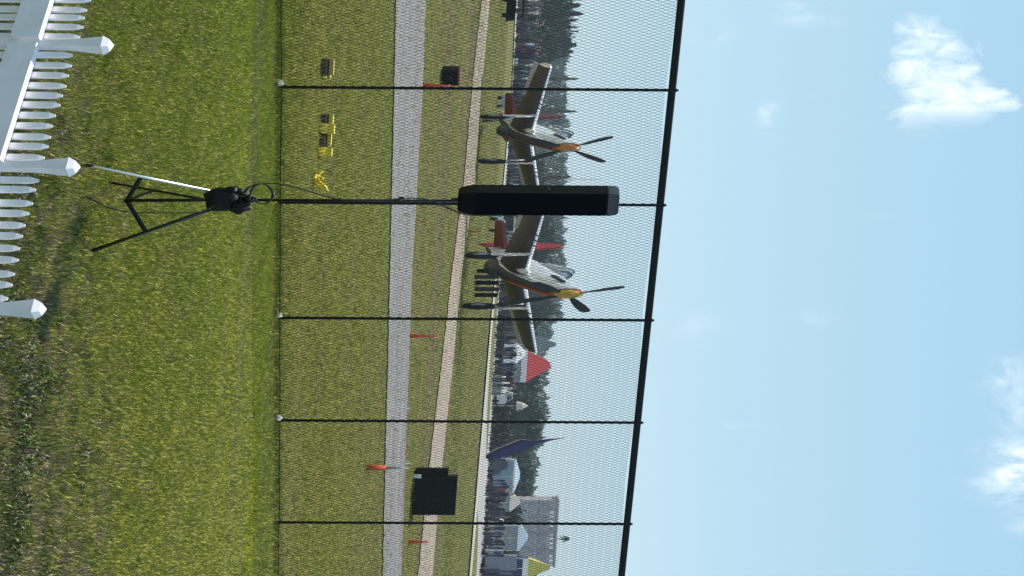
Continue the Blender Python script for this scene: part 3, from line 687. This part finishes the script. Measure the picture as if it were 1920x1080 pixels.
for u,v in ((766,757),(869,758)):
    g=G(u,v); b=MB(); b.lathe([(.05,0),(.05,.05),(.03,.09),(.01,.12)],8); tag(link('edge_light',b.mesh('edge_light',whitep),None,g),'small white taxiway light '+('left of the fourth fence post' if u<800 else 'just left of the black box'),'light')
g=G(462,548); b=MB(); b.tube([LOC(S(461,548,g.y*K),g),LOC(S(464,566,g.y*K),g)],.02,5); tag(link('litter',b.mesh('litter',ylw2),None,g),'pale yellow scrap standing in the grass right of the stand','litter')
# black box
g=G(930,773); p=F_PX/(g.y*K); t=empty('equipment_box',g,'large plain black box with white tag standing on the gravel path','box')
Lq=lambda u,v: LOC(S(u,v,g.y*K),g)
def slab(name,u0,u1,v0,v1,d,M,dy=0,par=t,bev=.003):
    a,c=Lq(u0,v0),Lq(u1,v1); b=MB(); b.box(((a.x+c.x)/2,dy+d/2,(a.z+c.z)/2),(c.x-a.x,d,c.z-a.z)); return link(name,b.mesh(name,M,bevel=bev),par)
slab('cabinet',893,966,777,853,.8,blackp); slab('side_wing',879,892.4,768,840,.5,blackp,.1); slab('top_flange',905,925,853,856,.4,blackp,.1)
slab('white_tag',889,896.5,763,790,.03,whitep,-.04)
for u in (900,958): slab('foot',u,u+6,772,777.5,.5,blackp,.1)
# dark cases and carts further out
boxthing('equipment_case',142,829,30,34,.7,blackp,'dark open case with reddish edge behind the leftmost fence post','case',mat('rust_red',(.25,.07,.05),.7,var=.3),.5)
for k,(u,v,h) in enumerate(((508,893,48),(519,889,46),(530,890,44),(542,889,47),(553,889,44))):
    boxthing('equipment_case',u,v,7,h,.5,[blackp,mat('dark_brown_case',(.05,.035,.035),.7,var=.3)][k%2],['dark brown narrow case beneath the nose, leftmost of five','black narrow case beneath the nose, second from left of five','black narrow case beneath the nose, middle of five','brown narrow case beneath the nose, fourth of five','black narrow case beside the wheel, rightmost of five'][k],'case',None,.1,'narrow dark cases under the nearer aircraft')
def cart(u,v,wpx,hpx,M,label,cat='cart'):
    g=G(u,v); p=F_PX/(g.y*K); w=wpx/p; h=hpx/(p*K); t=empty('utility_cart',g,label,cat)
    b=MB(); b.box((0,0,h*.36),(w,.9,h*.32)); b.box((w*.1,0,h*.56),(w*.75,.8,h*.10)); link('body',b.mesh('body',M,bevel=.006),t)
    b=MB(); b.box((-w*.03,0,h*.955),(w*.85,.95,h*.07)); link('roof',b.mesh('roof',M,bevel=.004),t)
    for sx in (-.38,.32):
        for sy in (-.4,.4):
            b=MB(); b.tube([(sx*w,sy,h*.5),(sx*w*.95,sy,h*.93)],.022,5); link('roof_post',b.mesh('roof_post',darkm),t)
            b=MB(); r=h*.17; b.loft([[Vector((sx*w*.9+r*math.cos(q),sy+s*.07,r+r*math.sin(q))) for q in np.linspace(0,2*math.pi,11)[:-1]] for s in (-1,1)]); link('wheel',b.mesh('wheel',tyre),t)
    b=MB(); b.box((w*.1,0,h*.70),(w*.12,.75,h*.22)); b.box((-w*.2,0,h*.60),(w*.3,.75,h*.08)); link('seat',b.mesh('seat',darkm,bevel=.004),t)
    return t
cart(15,941,46,42,blackp,'black utility cart at the far left edge beyond the kerb line')
cart(422,917,34,50,whitep,'white utility cart under the wing beside the loudspeaker')
cart(192,932,24,32,greyp,'grey utility cart behind the tail of the farther aircraft')

# ---------------------------------------------------------------- spectators
skin=mat('skin',(.45,.27,.19),.6)
cols=[(.02,.022,.035),(.035,.045,.09),(.20,.21,.25),(.22,.05,.05),(.10,.10,.11),(.6,.6,.6),(.05,.09,.16),(.16,.13,.11)]
def person_mesh(i):
    sh=mat('shirt_%d'%i,cols[i],.8); tr=mat('trousers_%d'%(i%3),[(.02,.025,.04),(.05,.05,.055),(.14,.12,.10)][i%3],.8); hr=mat('hair_%d'%(i%2),[(.02,.015,.01),(.12,.08,.04)][i%2],.7)
    st=random.uniform(-.08,.08); b=MB()
    def ring(c,a,d,n=8): return [Vector((c[0]+a*math.cos(2*math.pi*k/n),c[1]+d*math.sin(2*math.pi*k/n),c[2])) for k in range(n)]
    b.cur=1
    for s in (-1,1): b.loft([ring((s*.11+st*s,.02,0),.05,.12),ring((s*.10+st*.5*s,0,.08),.045,.06),ring((s*.10,0,.48),.065,.07),ring((s*.09,0,.86),.09,.10)])
    b.cur=0; b.loft([ring((0,0,.80),.17,.11),ring((0,0,.98),.155,.11),ring((0,0,1.25),.19,.12),ring((0,0,1.40),.20,.11),ring((0,0,1.46),.08,.07)])
    for s in (-1,1): b.tube([(s*.20,0,1.40),(s*.25,.0,1.12),(s*.22,-.12-.1*(i%2),.90+.15*(i%3))],[.055,.045,.035],6)
    b.cur=2; b.loft([ring((0,0,1.44),.055,.055),ring((0,0,1.50),.055,.055),ring((0,0,1.56),.075,.09),ring((0,0,1.64),.08,.095)])
    b.cur=3; b.loft([ring((0,.01,1.64),.084,.10),ring((0,.01,1.70),.075,.09),ring((0,.01,1.745),.03,.04)])
    return b.mesh('person',[sh,tr,skin,hr],True)
LM=[(-50,'the left picture edge'),(60,'the left picture edge'),(118,'the farther aircraft wing tip'),(180,'the farther aircraft tail'),(276,'the farther aircraft nose'),(335,'the rusty mast'),(425,'the white cart'),(470,'the nearer aircraft tail'),(550,'the nearer aircraft nose'),(602,'the middle fence post'),(630,'the grey marquee'),(685,'the red marquee'),(725,'the low cream awning'),(761,'the beige parasol'),(796,'the fourth fence post'),(840,'the navy flag'),(893,'the blue marquee'),(942,'the cream marquee'),(986,'the rightmost fence post'),(1010,'the tall palm'),(1050,'the grey truck'),(1085,'the right picture edge')]
def where_is(u):
    a,n=min(LM,key=lambda q:abs(q[0]-u)); d=u-a
    return ('in line with ' if abs(d)<7 else 'just left of ' if d<0 else 'just right of ')+n
PM=[person_mesh(i) for i in range(8)]
names=['black','navy','grey','dark red','charcoal','white','blue','brown']
def zone(u):
    return 'at the far left' if u<170 else 'behind the two aircraft' if u<600 else 'right of the aircraft' if u<840 else 'at the far right'
nper=0
for k in range(330):
    u=random.uniform(-20,1100); yr=random.uniform(240,300)
    if 742<u<900 and random.random()<.85: continue
    if u>900 and random.random()<.4: continue
    i=random.choices(range(8),[5,4,2,1.2,4,1.6,2,2])[0]
    g=GY(u,yr); o_=link('person',PM[i],None,g); sc_=random.uniform(.9,1.08)*(1 if yr>210 else .8); o_.scale=(sc_*1.1,sc_,sc_); o_.rotation_euler.z=random.choice([-.5,0,.4])
    tag(o_,'%s-topped spectator, %s, %s'%(names[i],'front row' if yr<258 else 'middle row' if yr<278 else 'back row',where_is(u)),'person','spectators standing along the far side')

# ---------------------------------------------------------------- parked cars behind the spectators
def car_parts(i):
    M=mat('car_paint_%d'%i,[(.02,.025,.04),(.07,.08,.10),(.55,.56,.57),(.20,.03,.03),(.05,.08,.16),(.25,.26,.28)][i],.25,spec=.6)
    pr=[(-2.2,.35),(-2.25,.75),(-2.05,.95),(-1.5,1.02),(-1.0,1.45),(.5,1.47),(1.15,1.02),(2.0,.88),(2.2,.6),(2.2,.35)]
    b=MB(); b.prism(pr,1.7,lambda a,c,t: Vector((a,t,c))); body=b.mesh('body',M)
    b=MB(); b.prism([(-1.35,1.04),(-.95,1.38),(-.2,1.39),(-.2,1.03)],1.74,lambda a,c,t: Vector((a,t,c))); w1=b.mesh('window',dwin)
    b=MB(); b.prism([(-.1,1.03),(-.1,1.39),(.45,1.39),(.98,1.03)],1.74,lambda a,c,t: Vector((a,t,c))); w2_=b.mesh('window',dwin)
    return body,w1,w2_
b=MB(); b.loft([[Vector((.33*math.cos(q),t,.33+.33*math.sin(q))) for q in np.linspace(0,2*math.pi,13)[:-1]] for t in (-.1,.1)]); wh=b.mesh('wheel',tyre)
dwin=mat('dark_window',(.05,.06,.07),.2)
CP_=[car_parts(i) for i in range(6)]; cn_=['black','dark grey','white','dark red','blue','silver grey']
for k,u in enumerate([q for q in range(-15,1100,27) if not 742<q<860]):
    i=random.choices(range(6),[6,5,1.5,1,3,2])[0]; g=GY(u+random.uniform(-5,5),random.uniform(310,345)); LANDU=u
    t=empty('parked_car',g,'%s parked car behind the spectators, %s'%(cn_[i],where_is(u)),'car','cars parked behind the spectators')
    sg=random.choice([-1,1])
    for nm,me in zip(('body','window','window'),CP_[i]): q=link(nm,me,t); q.scale=(sg,1,1.15)
    for x in (-1.4,1.35): q=link('wheel',wh,t,(x*sg/K,-.8/K,-SL*x*sg/K))

# ---------------------------------------------------------------- trees
def tree_mesh(kind,seed):
    rnd=random.Random(seed); b=MB(); N=700 if kind!='bare' else 420
    H=1.0
    for _ in range(N):
        if kind=='cone':
            t=rnd.random()**.8; r=(1-t)**.75*.30*(.55+.45*math.sin(t*22+seed)*.5+.3); a=rnd.random()*6.283; rr=r*math.sqrt(rnd.random()); p=Vector((rr*math.cos(a),rr*math.sin(a),.06+.93*t)); s=.065
        elif kind=='round':
            while 1:
                p=Vector((rnd.uniform(-1,1),rnd.uniform(-1,1),rnd.uniform(-1,1)))
                if p.length<1: break
            q=p.normalized(); k=.78+.42*mnoise.noise(q*2.1+Vector((seed,seed*2,0)))
            p=Vector((p.x*.50*k,p.y*.50*k,.50+p.z*.46*k)); s=.07
        else: # bare
            t=rnd.random(); a=rnd.random()*6.283; r=.36*math.sin(min(1,t*1.1+.15)*math.pi)**.7*math.sqrt(rnd.random()); p=Vector((r*math.cos(a),r*math.sin(a),.2+.8*t)); s=.035
        n=Vector((rnd.gauss(0,1),rnd.gauss(0,1),rnd.gauss(0,1)+.6)).normalized(); e=n.orthogonal().normalized(); e2=n.cross(e); s*=rnd.uniform(.6,1.5)
        w=rnd.random()*6.28; c,sn=math.cos(w),math.sin(w); e,e2=e*c+e2*sn,e2*c-e*sn
        b.add([p+e*s,p-e*s*.6+e2*s*.8,p-e*s*.5-e2*s*.8],[(0,1,2)])
    return b
def trunk_mesh(kind,seed):
    rnd=random.Random(seed+50); b=MB(); top=.85 if kind!='round' else .6
    b.tube([(0,0,-.05),(.01,0,.3),(0,.01,top)],[.028,.020,.006],6)
    for k in range(9 if kind=='bare' else 5):
        z=rnd.uniform(.22,.7); a=rnd.random()*6.28; l=rnd.uniform(.18,.34); b.tube([(0,0,z),(math.cos(a)*l*.6,math.sin(a)*l*.6,z+l*.5),(math.cos(a)*l,math.sin(a)*l,z+l*.95)],[.011,.007,.003],4)
    return b
leafs={'dark':mat('leaf_dark',(.055,.075,.06),.8,scale=1.5,col2=(.035,.055,.05)),'pale':mat('leaf_pale',(.19,.22,.17),.85,scale=1.5,col2=(.13,.16,.13)),'tan':mat('leaf_tan',(.24,.20,.155),.85,scale=1.5,col2=(.12,.12,.11)),'mid':mat('leaf_mid',(.09,.12,.085),.8,scale=1.5,col2=(.06,.08,.065))}
bark=mat('bark',(.10,.08,.065),.9,var=.3)
TM={}
def tm(kind,seed,col,H,R):
    key=(kind,seed,col)
    if key not in TM:
        a=tree_mesh(kind,seed).mesh('crown',leafs[col]); c=trunk_mesh(kind,seed).mesh('trunk',bark); TM[key]=(a,c)
    return TM[key]
lookw={'cone':'pointed','round':'rounded','bare':'thin bare'}; colw={'dark':'slate green','pale':'pale grey-green','tan':'tan and brown','mid':'mid green'}
tcount={}
def tree(u,vtop,wpx,kind,col,yr,where):
    g=GY(u,yr); zt=S(u,vtop,yr).z; H=zt-g.z; R=(wpx/2)/(F_PX/yr)
    ref={'cone':.30,'round':.52,'bare':.36}[kind]
    t=empty('tree',g,'%s %s %s tree, %s'%(('low' if yr<500 else 'tall' if vtop>1050 else 'middling'),lookw[kind],colw[col],where_is(u)),'tree','trees of the far tree line')
    a,c=tm(kind,random.randint(0,3),col,H,R)
    for nm,me in (('crown',a),('trunk',c)):
        q=link(nm,me,t); q.scale=(R/ref,R/ref,H); q.rotation_euler.z=0
    return t
def row(us,vt,jit,w,kinds,cs,yr,where):
    for u in us:
        v=np.interp(u,[p[0] for p in vt],[p[1] for p in vt])+random.uniform(-jit,jit*.4)
        k=random.choice(kinds); tree(u+random.uniform(-3,3),v,w*random.uniform(.8,1.25),k,random.choice(cs),yr*random.uniform(.95,1.06),where)
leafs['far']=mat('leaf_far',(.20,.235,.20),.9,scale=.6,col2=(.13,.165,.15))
def wood(name,label,vt,yr,M,n,jit,base=930):
    rnd=random.Random(5); V=[];Fs=[]
    xs_=[p[0] for p in vt]; vs_=[p[1] for p in vt]
    for _ in range(n):
        u=rnd.uniform(-120,1200); y=yr*rnd.uniform(.93,1.07); vtop=np.interp(u,xs_,vs_)+jit*mnoise.noise(Vector((u*.05,0,0)))*1.6+jit*.7*mnoise.noise(Vector((u*.16,3,0)))
        g=GY(u,y); H=S(u,vtop,y).z-g.z; t=rnd.random()**.8; p=Vector((g.x,g.y+ (1-t*.8)*rnd.uniform(-2,2),g.z+H*t))
        sz=rnd.uniform(.5,1.2)*yr/1100
        e=Vector((rnd.gauss(0,.45),rnd.gauss(0,.4),rnd.gauss(0,1.1)))*sz; e2=Vector((rnd.gauss(0,.45),rnd.gauss(0,.4),rnd.gauss(0,1.1)))*sz
        o0=len(V); V+= [p-e*.5-e2*.3,p+e*.5-e2*.3,p+e2*.7]; Fs.append((o0,o0+1,o0+2))
    me=bpy.data.meshes.new(name); me.from_pydata(V,[],Fs); me.materials.append(M); tag(link(name,me),label,'wood',None,'stuff')
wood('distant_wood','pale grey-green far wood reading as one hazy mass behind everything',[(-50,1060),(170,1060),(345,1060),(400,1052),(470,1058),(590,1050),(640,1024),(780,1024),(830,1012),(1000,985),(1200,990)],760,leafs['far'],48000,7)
wood('dark_undergrowth','dark low bushes reading as one band behind the parked cars',[(-50,1072),(104,1066),(116,1005),(200,985),(345,990),(480,995),(640,985),(760,985),(930,990),(950,1002),(1060,1004),(1200,1000)],470,leafs['dark'],30000,7)
row(range(-14,112,7),[(0,1086),(60,1086),(112,1070)],12,28,['cone','round','round','bare'],['dark','dark','tan','dark','mid'],620,'at the far left')
row(range(-10,112,10),[(0,1062),(112,1045)],12,40,['round','cone'],['dark'],560,'low at the far left')
for u,v in ((38,1078),(84,1074),(147,1080),(208,1078),(331,1068),(62,1072),(12,1082)): tree(u,v,17,'cone','tan',600,'rising above its neighbours')
row(range(300,660,15),[(300,1030),(400,1052),(450,1066),(480,1040),(560,1055),(595,1062),(602,1022),(650,1015)],9,40,['round'],['mid','dark','mid'],600,'behind the nearer aircraft')
row(range(690,980,12),[(690,1020),(780,1034),(820,1028),(850,1008),(880,1016),(900,1020),(925,1005),(980,985)],10,38,['round'],['dark','dark','mid'],560,'on the right')
row(range(700,870,18),[(700,985),(870,975)],12,38,['round'],['dark'],430,'standing lower on the right')
row(range(940,1100,18),[(940,985),(1100,985)],10,36,['round'],['dark','mid'],400,'below the grey building')
# palms
def palm(u,vtop,wpx,label):
    yr=520; g=GY(u,yr); H=S(u,vtop,yr).z-g.z; R=wpx/2/(F_PX/yr); t=empty('palm_tree',g,label,'palm tree')
    b=MB(); b.tube([(0,0,-.2),(.1,0,H*.5),(0,0,H*.93)],[.28,.2,.16],6); link('trunk',b.mesh('trunk',bark,True),t)
    for k in range(16):
        a=k*2.4; el=random.uniform(-.5,1.1); d=Vector((math.cos(a)*math.cos(el),math.sin(a)*math.cos(el),0))*R; sd=Vector((-d.y,d.x,0)).normalized()*R*.16; z0=H*.93; hz=H*.07*math.sin(el)
        p1=Vector((0,0,z0)); p2=d*.55+Vector((0,0,z0+hz+H*.02)); p3=d+Vector((0,0,z0+hz*.7-H*.03))
        b=MB(); b.add([p1,p2+sd,p3,p2-sd,p2+Vector((0,0,H*.006))],[(0,1,4),(1,2,4),(2,3,4),(3,0,4)]); link('frond',b.mesh('frond',leafs['dark']),t)
palm(1010,1066,18,'tall thin palm tree rising above the long grey building')
palm(1036,1040,14,'short palm tree in front of the right end of the grey building')

# ---------------------------------------------------------------- far buildings, tents, flags
def local(u0,yr): 
    g=GY(u0,yr); return g,(lambda u,v,dy=0: LOC(S(u,v,yr),g)+Vector((0,dy,0)))
def bslab(par,L_,name,u0,u1,v0,v1,d,M,dy=0):
    um=(u0+u1)/2; vm=(v0+v1)/2; a,c=L_(u0,vm),L_(u1,vm); lo,hi=L_(um,v0),L_(um,v1)
    b=MB(); b.box(((a.x+c.x)/2,dy+d/2,(lo.z+hi.z)/2),(c.x-a.x,d,hi.z-lo.z)); return link(name,b.mesh(name,M),par)
bgrey=mat('building_grey',(.60,.57,.57),.8,var=.4,scale=3); bpale=mat('building_pale',(.50,.47,.44),.8,var=.15); win=mat('window_glass',(.75,.78,.8),.15,.4); dwin2=mat('dusty_window',(.34,.33,.35),.3)
dwin2=mat('dusty_window',(.34,.33,.35),.3)
g,L_=local(1000,430); t=empty('long_building',g,'long grey building with a row of bright top windows at far right','building')
def hz(u): return -.064*(u-1000)
bslab(t,L_,'wall',938,1062,945,1041,8,bgrey); 
bslab(t,L_,'roof',936,1064,1041.3,1045,9,bpale,-.6)
for k in range(14):
    u=950+k*8.2; bslab(t,L_,'window',u,u+5.2,1030+hz(u)*.3,1037+hz(u)*.3,.3,win if k%5 else dwin2,-.33)
for r in range(2):
    for k in range(14):
        u=944+k*8.4; bslab(t,L_,'window',u,u+4.6,1006+r*11,1012+r*11,.3,dwin2 if (k+r)%3 else bpale,-.33)
for k in range(5): bslab(t,L_,'pilaster',941+k*29.5,942.6+k*29.5,990,1041,.5,bpale,-.55)
def tent(u0,u1,v0,v1,peak,yr,roofM,wallM,label,name='marquee_tent',eave=whitep):
    um=(u0+u1)/2; g,L_=local(um,yr); t=empty(name,g,label,'tent')
    a,c=L_(u0,v0),L_(u1,v0); zl,zh,zp=max(L_(um,v0).z,0),L_(um,v1).z,L_(um,peak).z; x0,x1=a.x,c.x; d=(x1-x0)*.5 if (x1-x0)<8 else 5
    b=MB(); b.box(((x0+x1)/2,d/2,(zl+zh)/2),(x1-x0-.3,d-.3,zh-zl)); link('wall',b.mesh('wall',wallM),t)
    b=MB(); xa=(x0+x1)/2; ri=(x1-x0)*.30
    b.add([(x0,0,zh),(x1,0,zh),(x1,d,zh),(x0,d,zh),(xa-ri*.3,d/2,zp),(xa+ri*.3,d/2,zp)],[(0,1,5,4),(2,3,4,5),(1,2,5),(3,0,4),(3,2,1,0)]); link('roof',b.mesh('roof',roofM),t)
    hv=(zp-zh)*.22+.05; b=MB(); b.box(((x0+x1)/2,-.06,zh-hv/2),(x1-x0+.1,.08,hv)); link('valance',b.mesh('valance',eave),t)
    for x in (x0,x1,(x0+x1)/2): b=MB(); b.tube([(x,-.05,zl-.1),(x,-.05,zh)],.07,5); link('pole',b.mesh('pole',whitep),t)
    return t
bluew=mat('tent_blue_grey',(.30,.40,.47),.7,var=.15,scale=2); redc=mat('tent_red',(.60,.06,.06),.6,var=.15,scale=2); greyc=mat('tent_grey',(.28,.32,.32),.7,var=.15,scale=2); yelc=mat('tent_yellow',(.68,.58,.12),.6,var=.1,scale=2); navy=mat('navy_cloth',(.035,.04,.14),.7,var=.25,scale=3)
creamc=mat('tent_cream',(.55,.50,.42),.7,var=.1)
tent(862,925,925,965,975,330,bluew,bluew,'long pale blue marquee with white valance right of the navy flag')
tent(926,958,930,960,976,330,creamc,greyc,'cream marquee between the blue marquee and the grey building')
tent(985,1032,925,975,990,330,bluew,greyc,'blue-grey marquee in front of the grey building')
tent(1047,1084,940,990,1032,300,yelc,navy,'yellow peaked tent at the far right edge')
tent(655,716,940,988,1032,330,redc,greyc,'red peaked marquee roof above the crowd')
tent(629,662,940,1000,1043,345,greyc,greyc,'grey peaked marquee beside the red one')
tent(643,682,945,968,986,310,whitep,whitep,'small white tent in front of the red marquee')
tent(703,742,920,944,956,300,creamc,greyc,'low cream awning right of the red marquee')
def truck(u0,u1,v0,v1,yr,M,label):
    um=(u0+u1)/2; g,L_=local(um,yr); t=empty('box_truck',g,label,'truck'); w=L_(u1,v0).x-L_(u0,v0).x; zt=L_(um,v1).z
    b=MB(); b.box((w*.12,1,zt*.56),(w*.74,2.2,zt*.86)); link('cargo_box',b.mesh('cargo_box',M,bevel=.01),t)
    b=MB(); b.box((-w*.40,1,zt*.36),(w*.24,2.0,zt*.50),0,.9); c_=link('cab',b.mesh('cab',M,bevel=.01),t)
    b=MB(); b.box((-w*.42,-.05,zt*.45),(w*.12,.1,zt*.18)); link('window',b.mesh('window',dwin),c_)
    for sx in (-.36,.3):
        for sy in (0,2): b=MB(); r=zt*.1; b.loft([[Vector((sx*w+r*1.1*math.cos(q),sy+s*.12,r+r*math.sin(q))) for q in np.linspace(0,2*math.pi,11)[:-1]] for s in (-1,1)]); link('wheel',b.mesh('wheel',tyre),t)
truck(1034,1070,905,970,260,mat('truck_grey',(.25,.28,.34),.5,var=.1,scale=3),'grey box truck parked below the yellow tent')
truck(1068,1104,895,960,240,mat('truck_navy',(.03,.04,.08),.4),'dark navy box truck cut off at the right edge')
truck(96,124,948,985,400,mat('truck_white',(.55,.56,.56),.4),'white box truck among the trees at the far left')
# feather flag
g,L_=local(858,230); t=empty('feather_flag',g,'navy blue feather flag with pink edge leaning on its curved pole','flag')
edgeL=[(857,905),(842,930),(832,955),(824,975),(826,1000),(823.5,1030),(821,1058)]; edgeR=[(862,918),(860,935),(852,960),(842,985),(833,1005),(827,1030),(822,1056)]
b=MB(); n=len(edgeL)
for k in range(n):
    for s in (-.05,.05):
        b.v.append(L_(*edgeL[k])+Vector((0,s+.25*math.sin(k),0))); b.v.append(L_(*edgeR[k])+Vector((0,s-.25*math.sin(k),0)))
for k in range(n-1):
    a=4*k; c=4*(k+1)
    for f_ in ((a,a+1,c+1,c),(a+2,c+2,c+3,a+3),(a,c,c+2,a+2),(a+1,a+3,c+3,c+1)): b.f.append(f_); b.mi.append(0)
link('flag_cloth',b.mesh('flag_cloth',navy,True),t)
b=MB(); b.tube([L_(857,902)]+[L_(*e) for e in edgeL],.06,5); link('flag_pole',b.mesh('flag_pole',mat('pinkish_pole',(.5,.38,.38),.5)),t)
# flag pole, umbrella
g,L_=local(335,300); b=MB(); tpz=L_(335,1130).z; b.tube([(0,0,-.1),(0,0,tpz)],[.10,.04],6); fp=tag(link('mast',b.mesh('mast',mat('rust_mast',(.14,.07,.05),.6),True),None,g),'thin rusty mast rising behind the top left of the loudspeaker','mast')
g,L_=local(761,300); t=empty('parasol',g,'beige parasol among dark trees right of the red marquee','parasol'); zt=L_(761,990).z; zb=L_(761,968).z; R_=9/(F_PX/300)
b=MB(); b.lathe([(R_,zb),(R_*.75,zb+(zt-zb)*.5),(.05,zt)],8); link('canopy',b.mesh('canopy',creamc),t)
b=MB(); b.tube([(0,0,-.1),(0,0,zt)],.05,5); link('pole',b.mesh('pole',whitep),t)

# ---------------------------------------------------------------- summer haze over the airfield
b=MB(); b.box((0,345,2),(960,720,64)); hz_=bpy.data.materials.new('haze_air'); hz_.use_nodes=True; ht=hz_.node_tree; ht.nodes.clear()
pv=nn(ht,'ShaderNodeVolumePrincipled'); pv.inputs['Color'].default_value=(.80,.90,1.0,1); pv.inputs['Density'].default_value=.00035
ho=nn(ht,'ShaderNodeOutputMaterial'); ht.links.new(pv.outputs[0],ho.inputs['Volume'])
tag(link('haze',b.mesh('haze',hz_,squash=False)),kind='stuff')

# ---------------------------------------------------------------- alike labels: say which one, counted from the left
byl={}
for o_ in bpy.data.objects:
    if o_.parent is None and o_.get('label') and o_.get('group'): byl.setdefault(o_['label'],[]).append(o_)
ordn=['leftmost one','second from left','third from left','fourth from left','fifth from left','sixth from left','seventh from left']
for l_,os_ in byl.items():
    if 1<len(os_)<=7:
        os_.sort(key=lambda q:q.location.x/q.location.y)
        for k,q in enumerate(os_): q['label']=l_+', '+ordn[k]
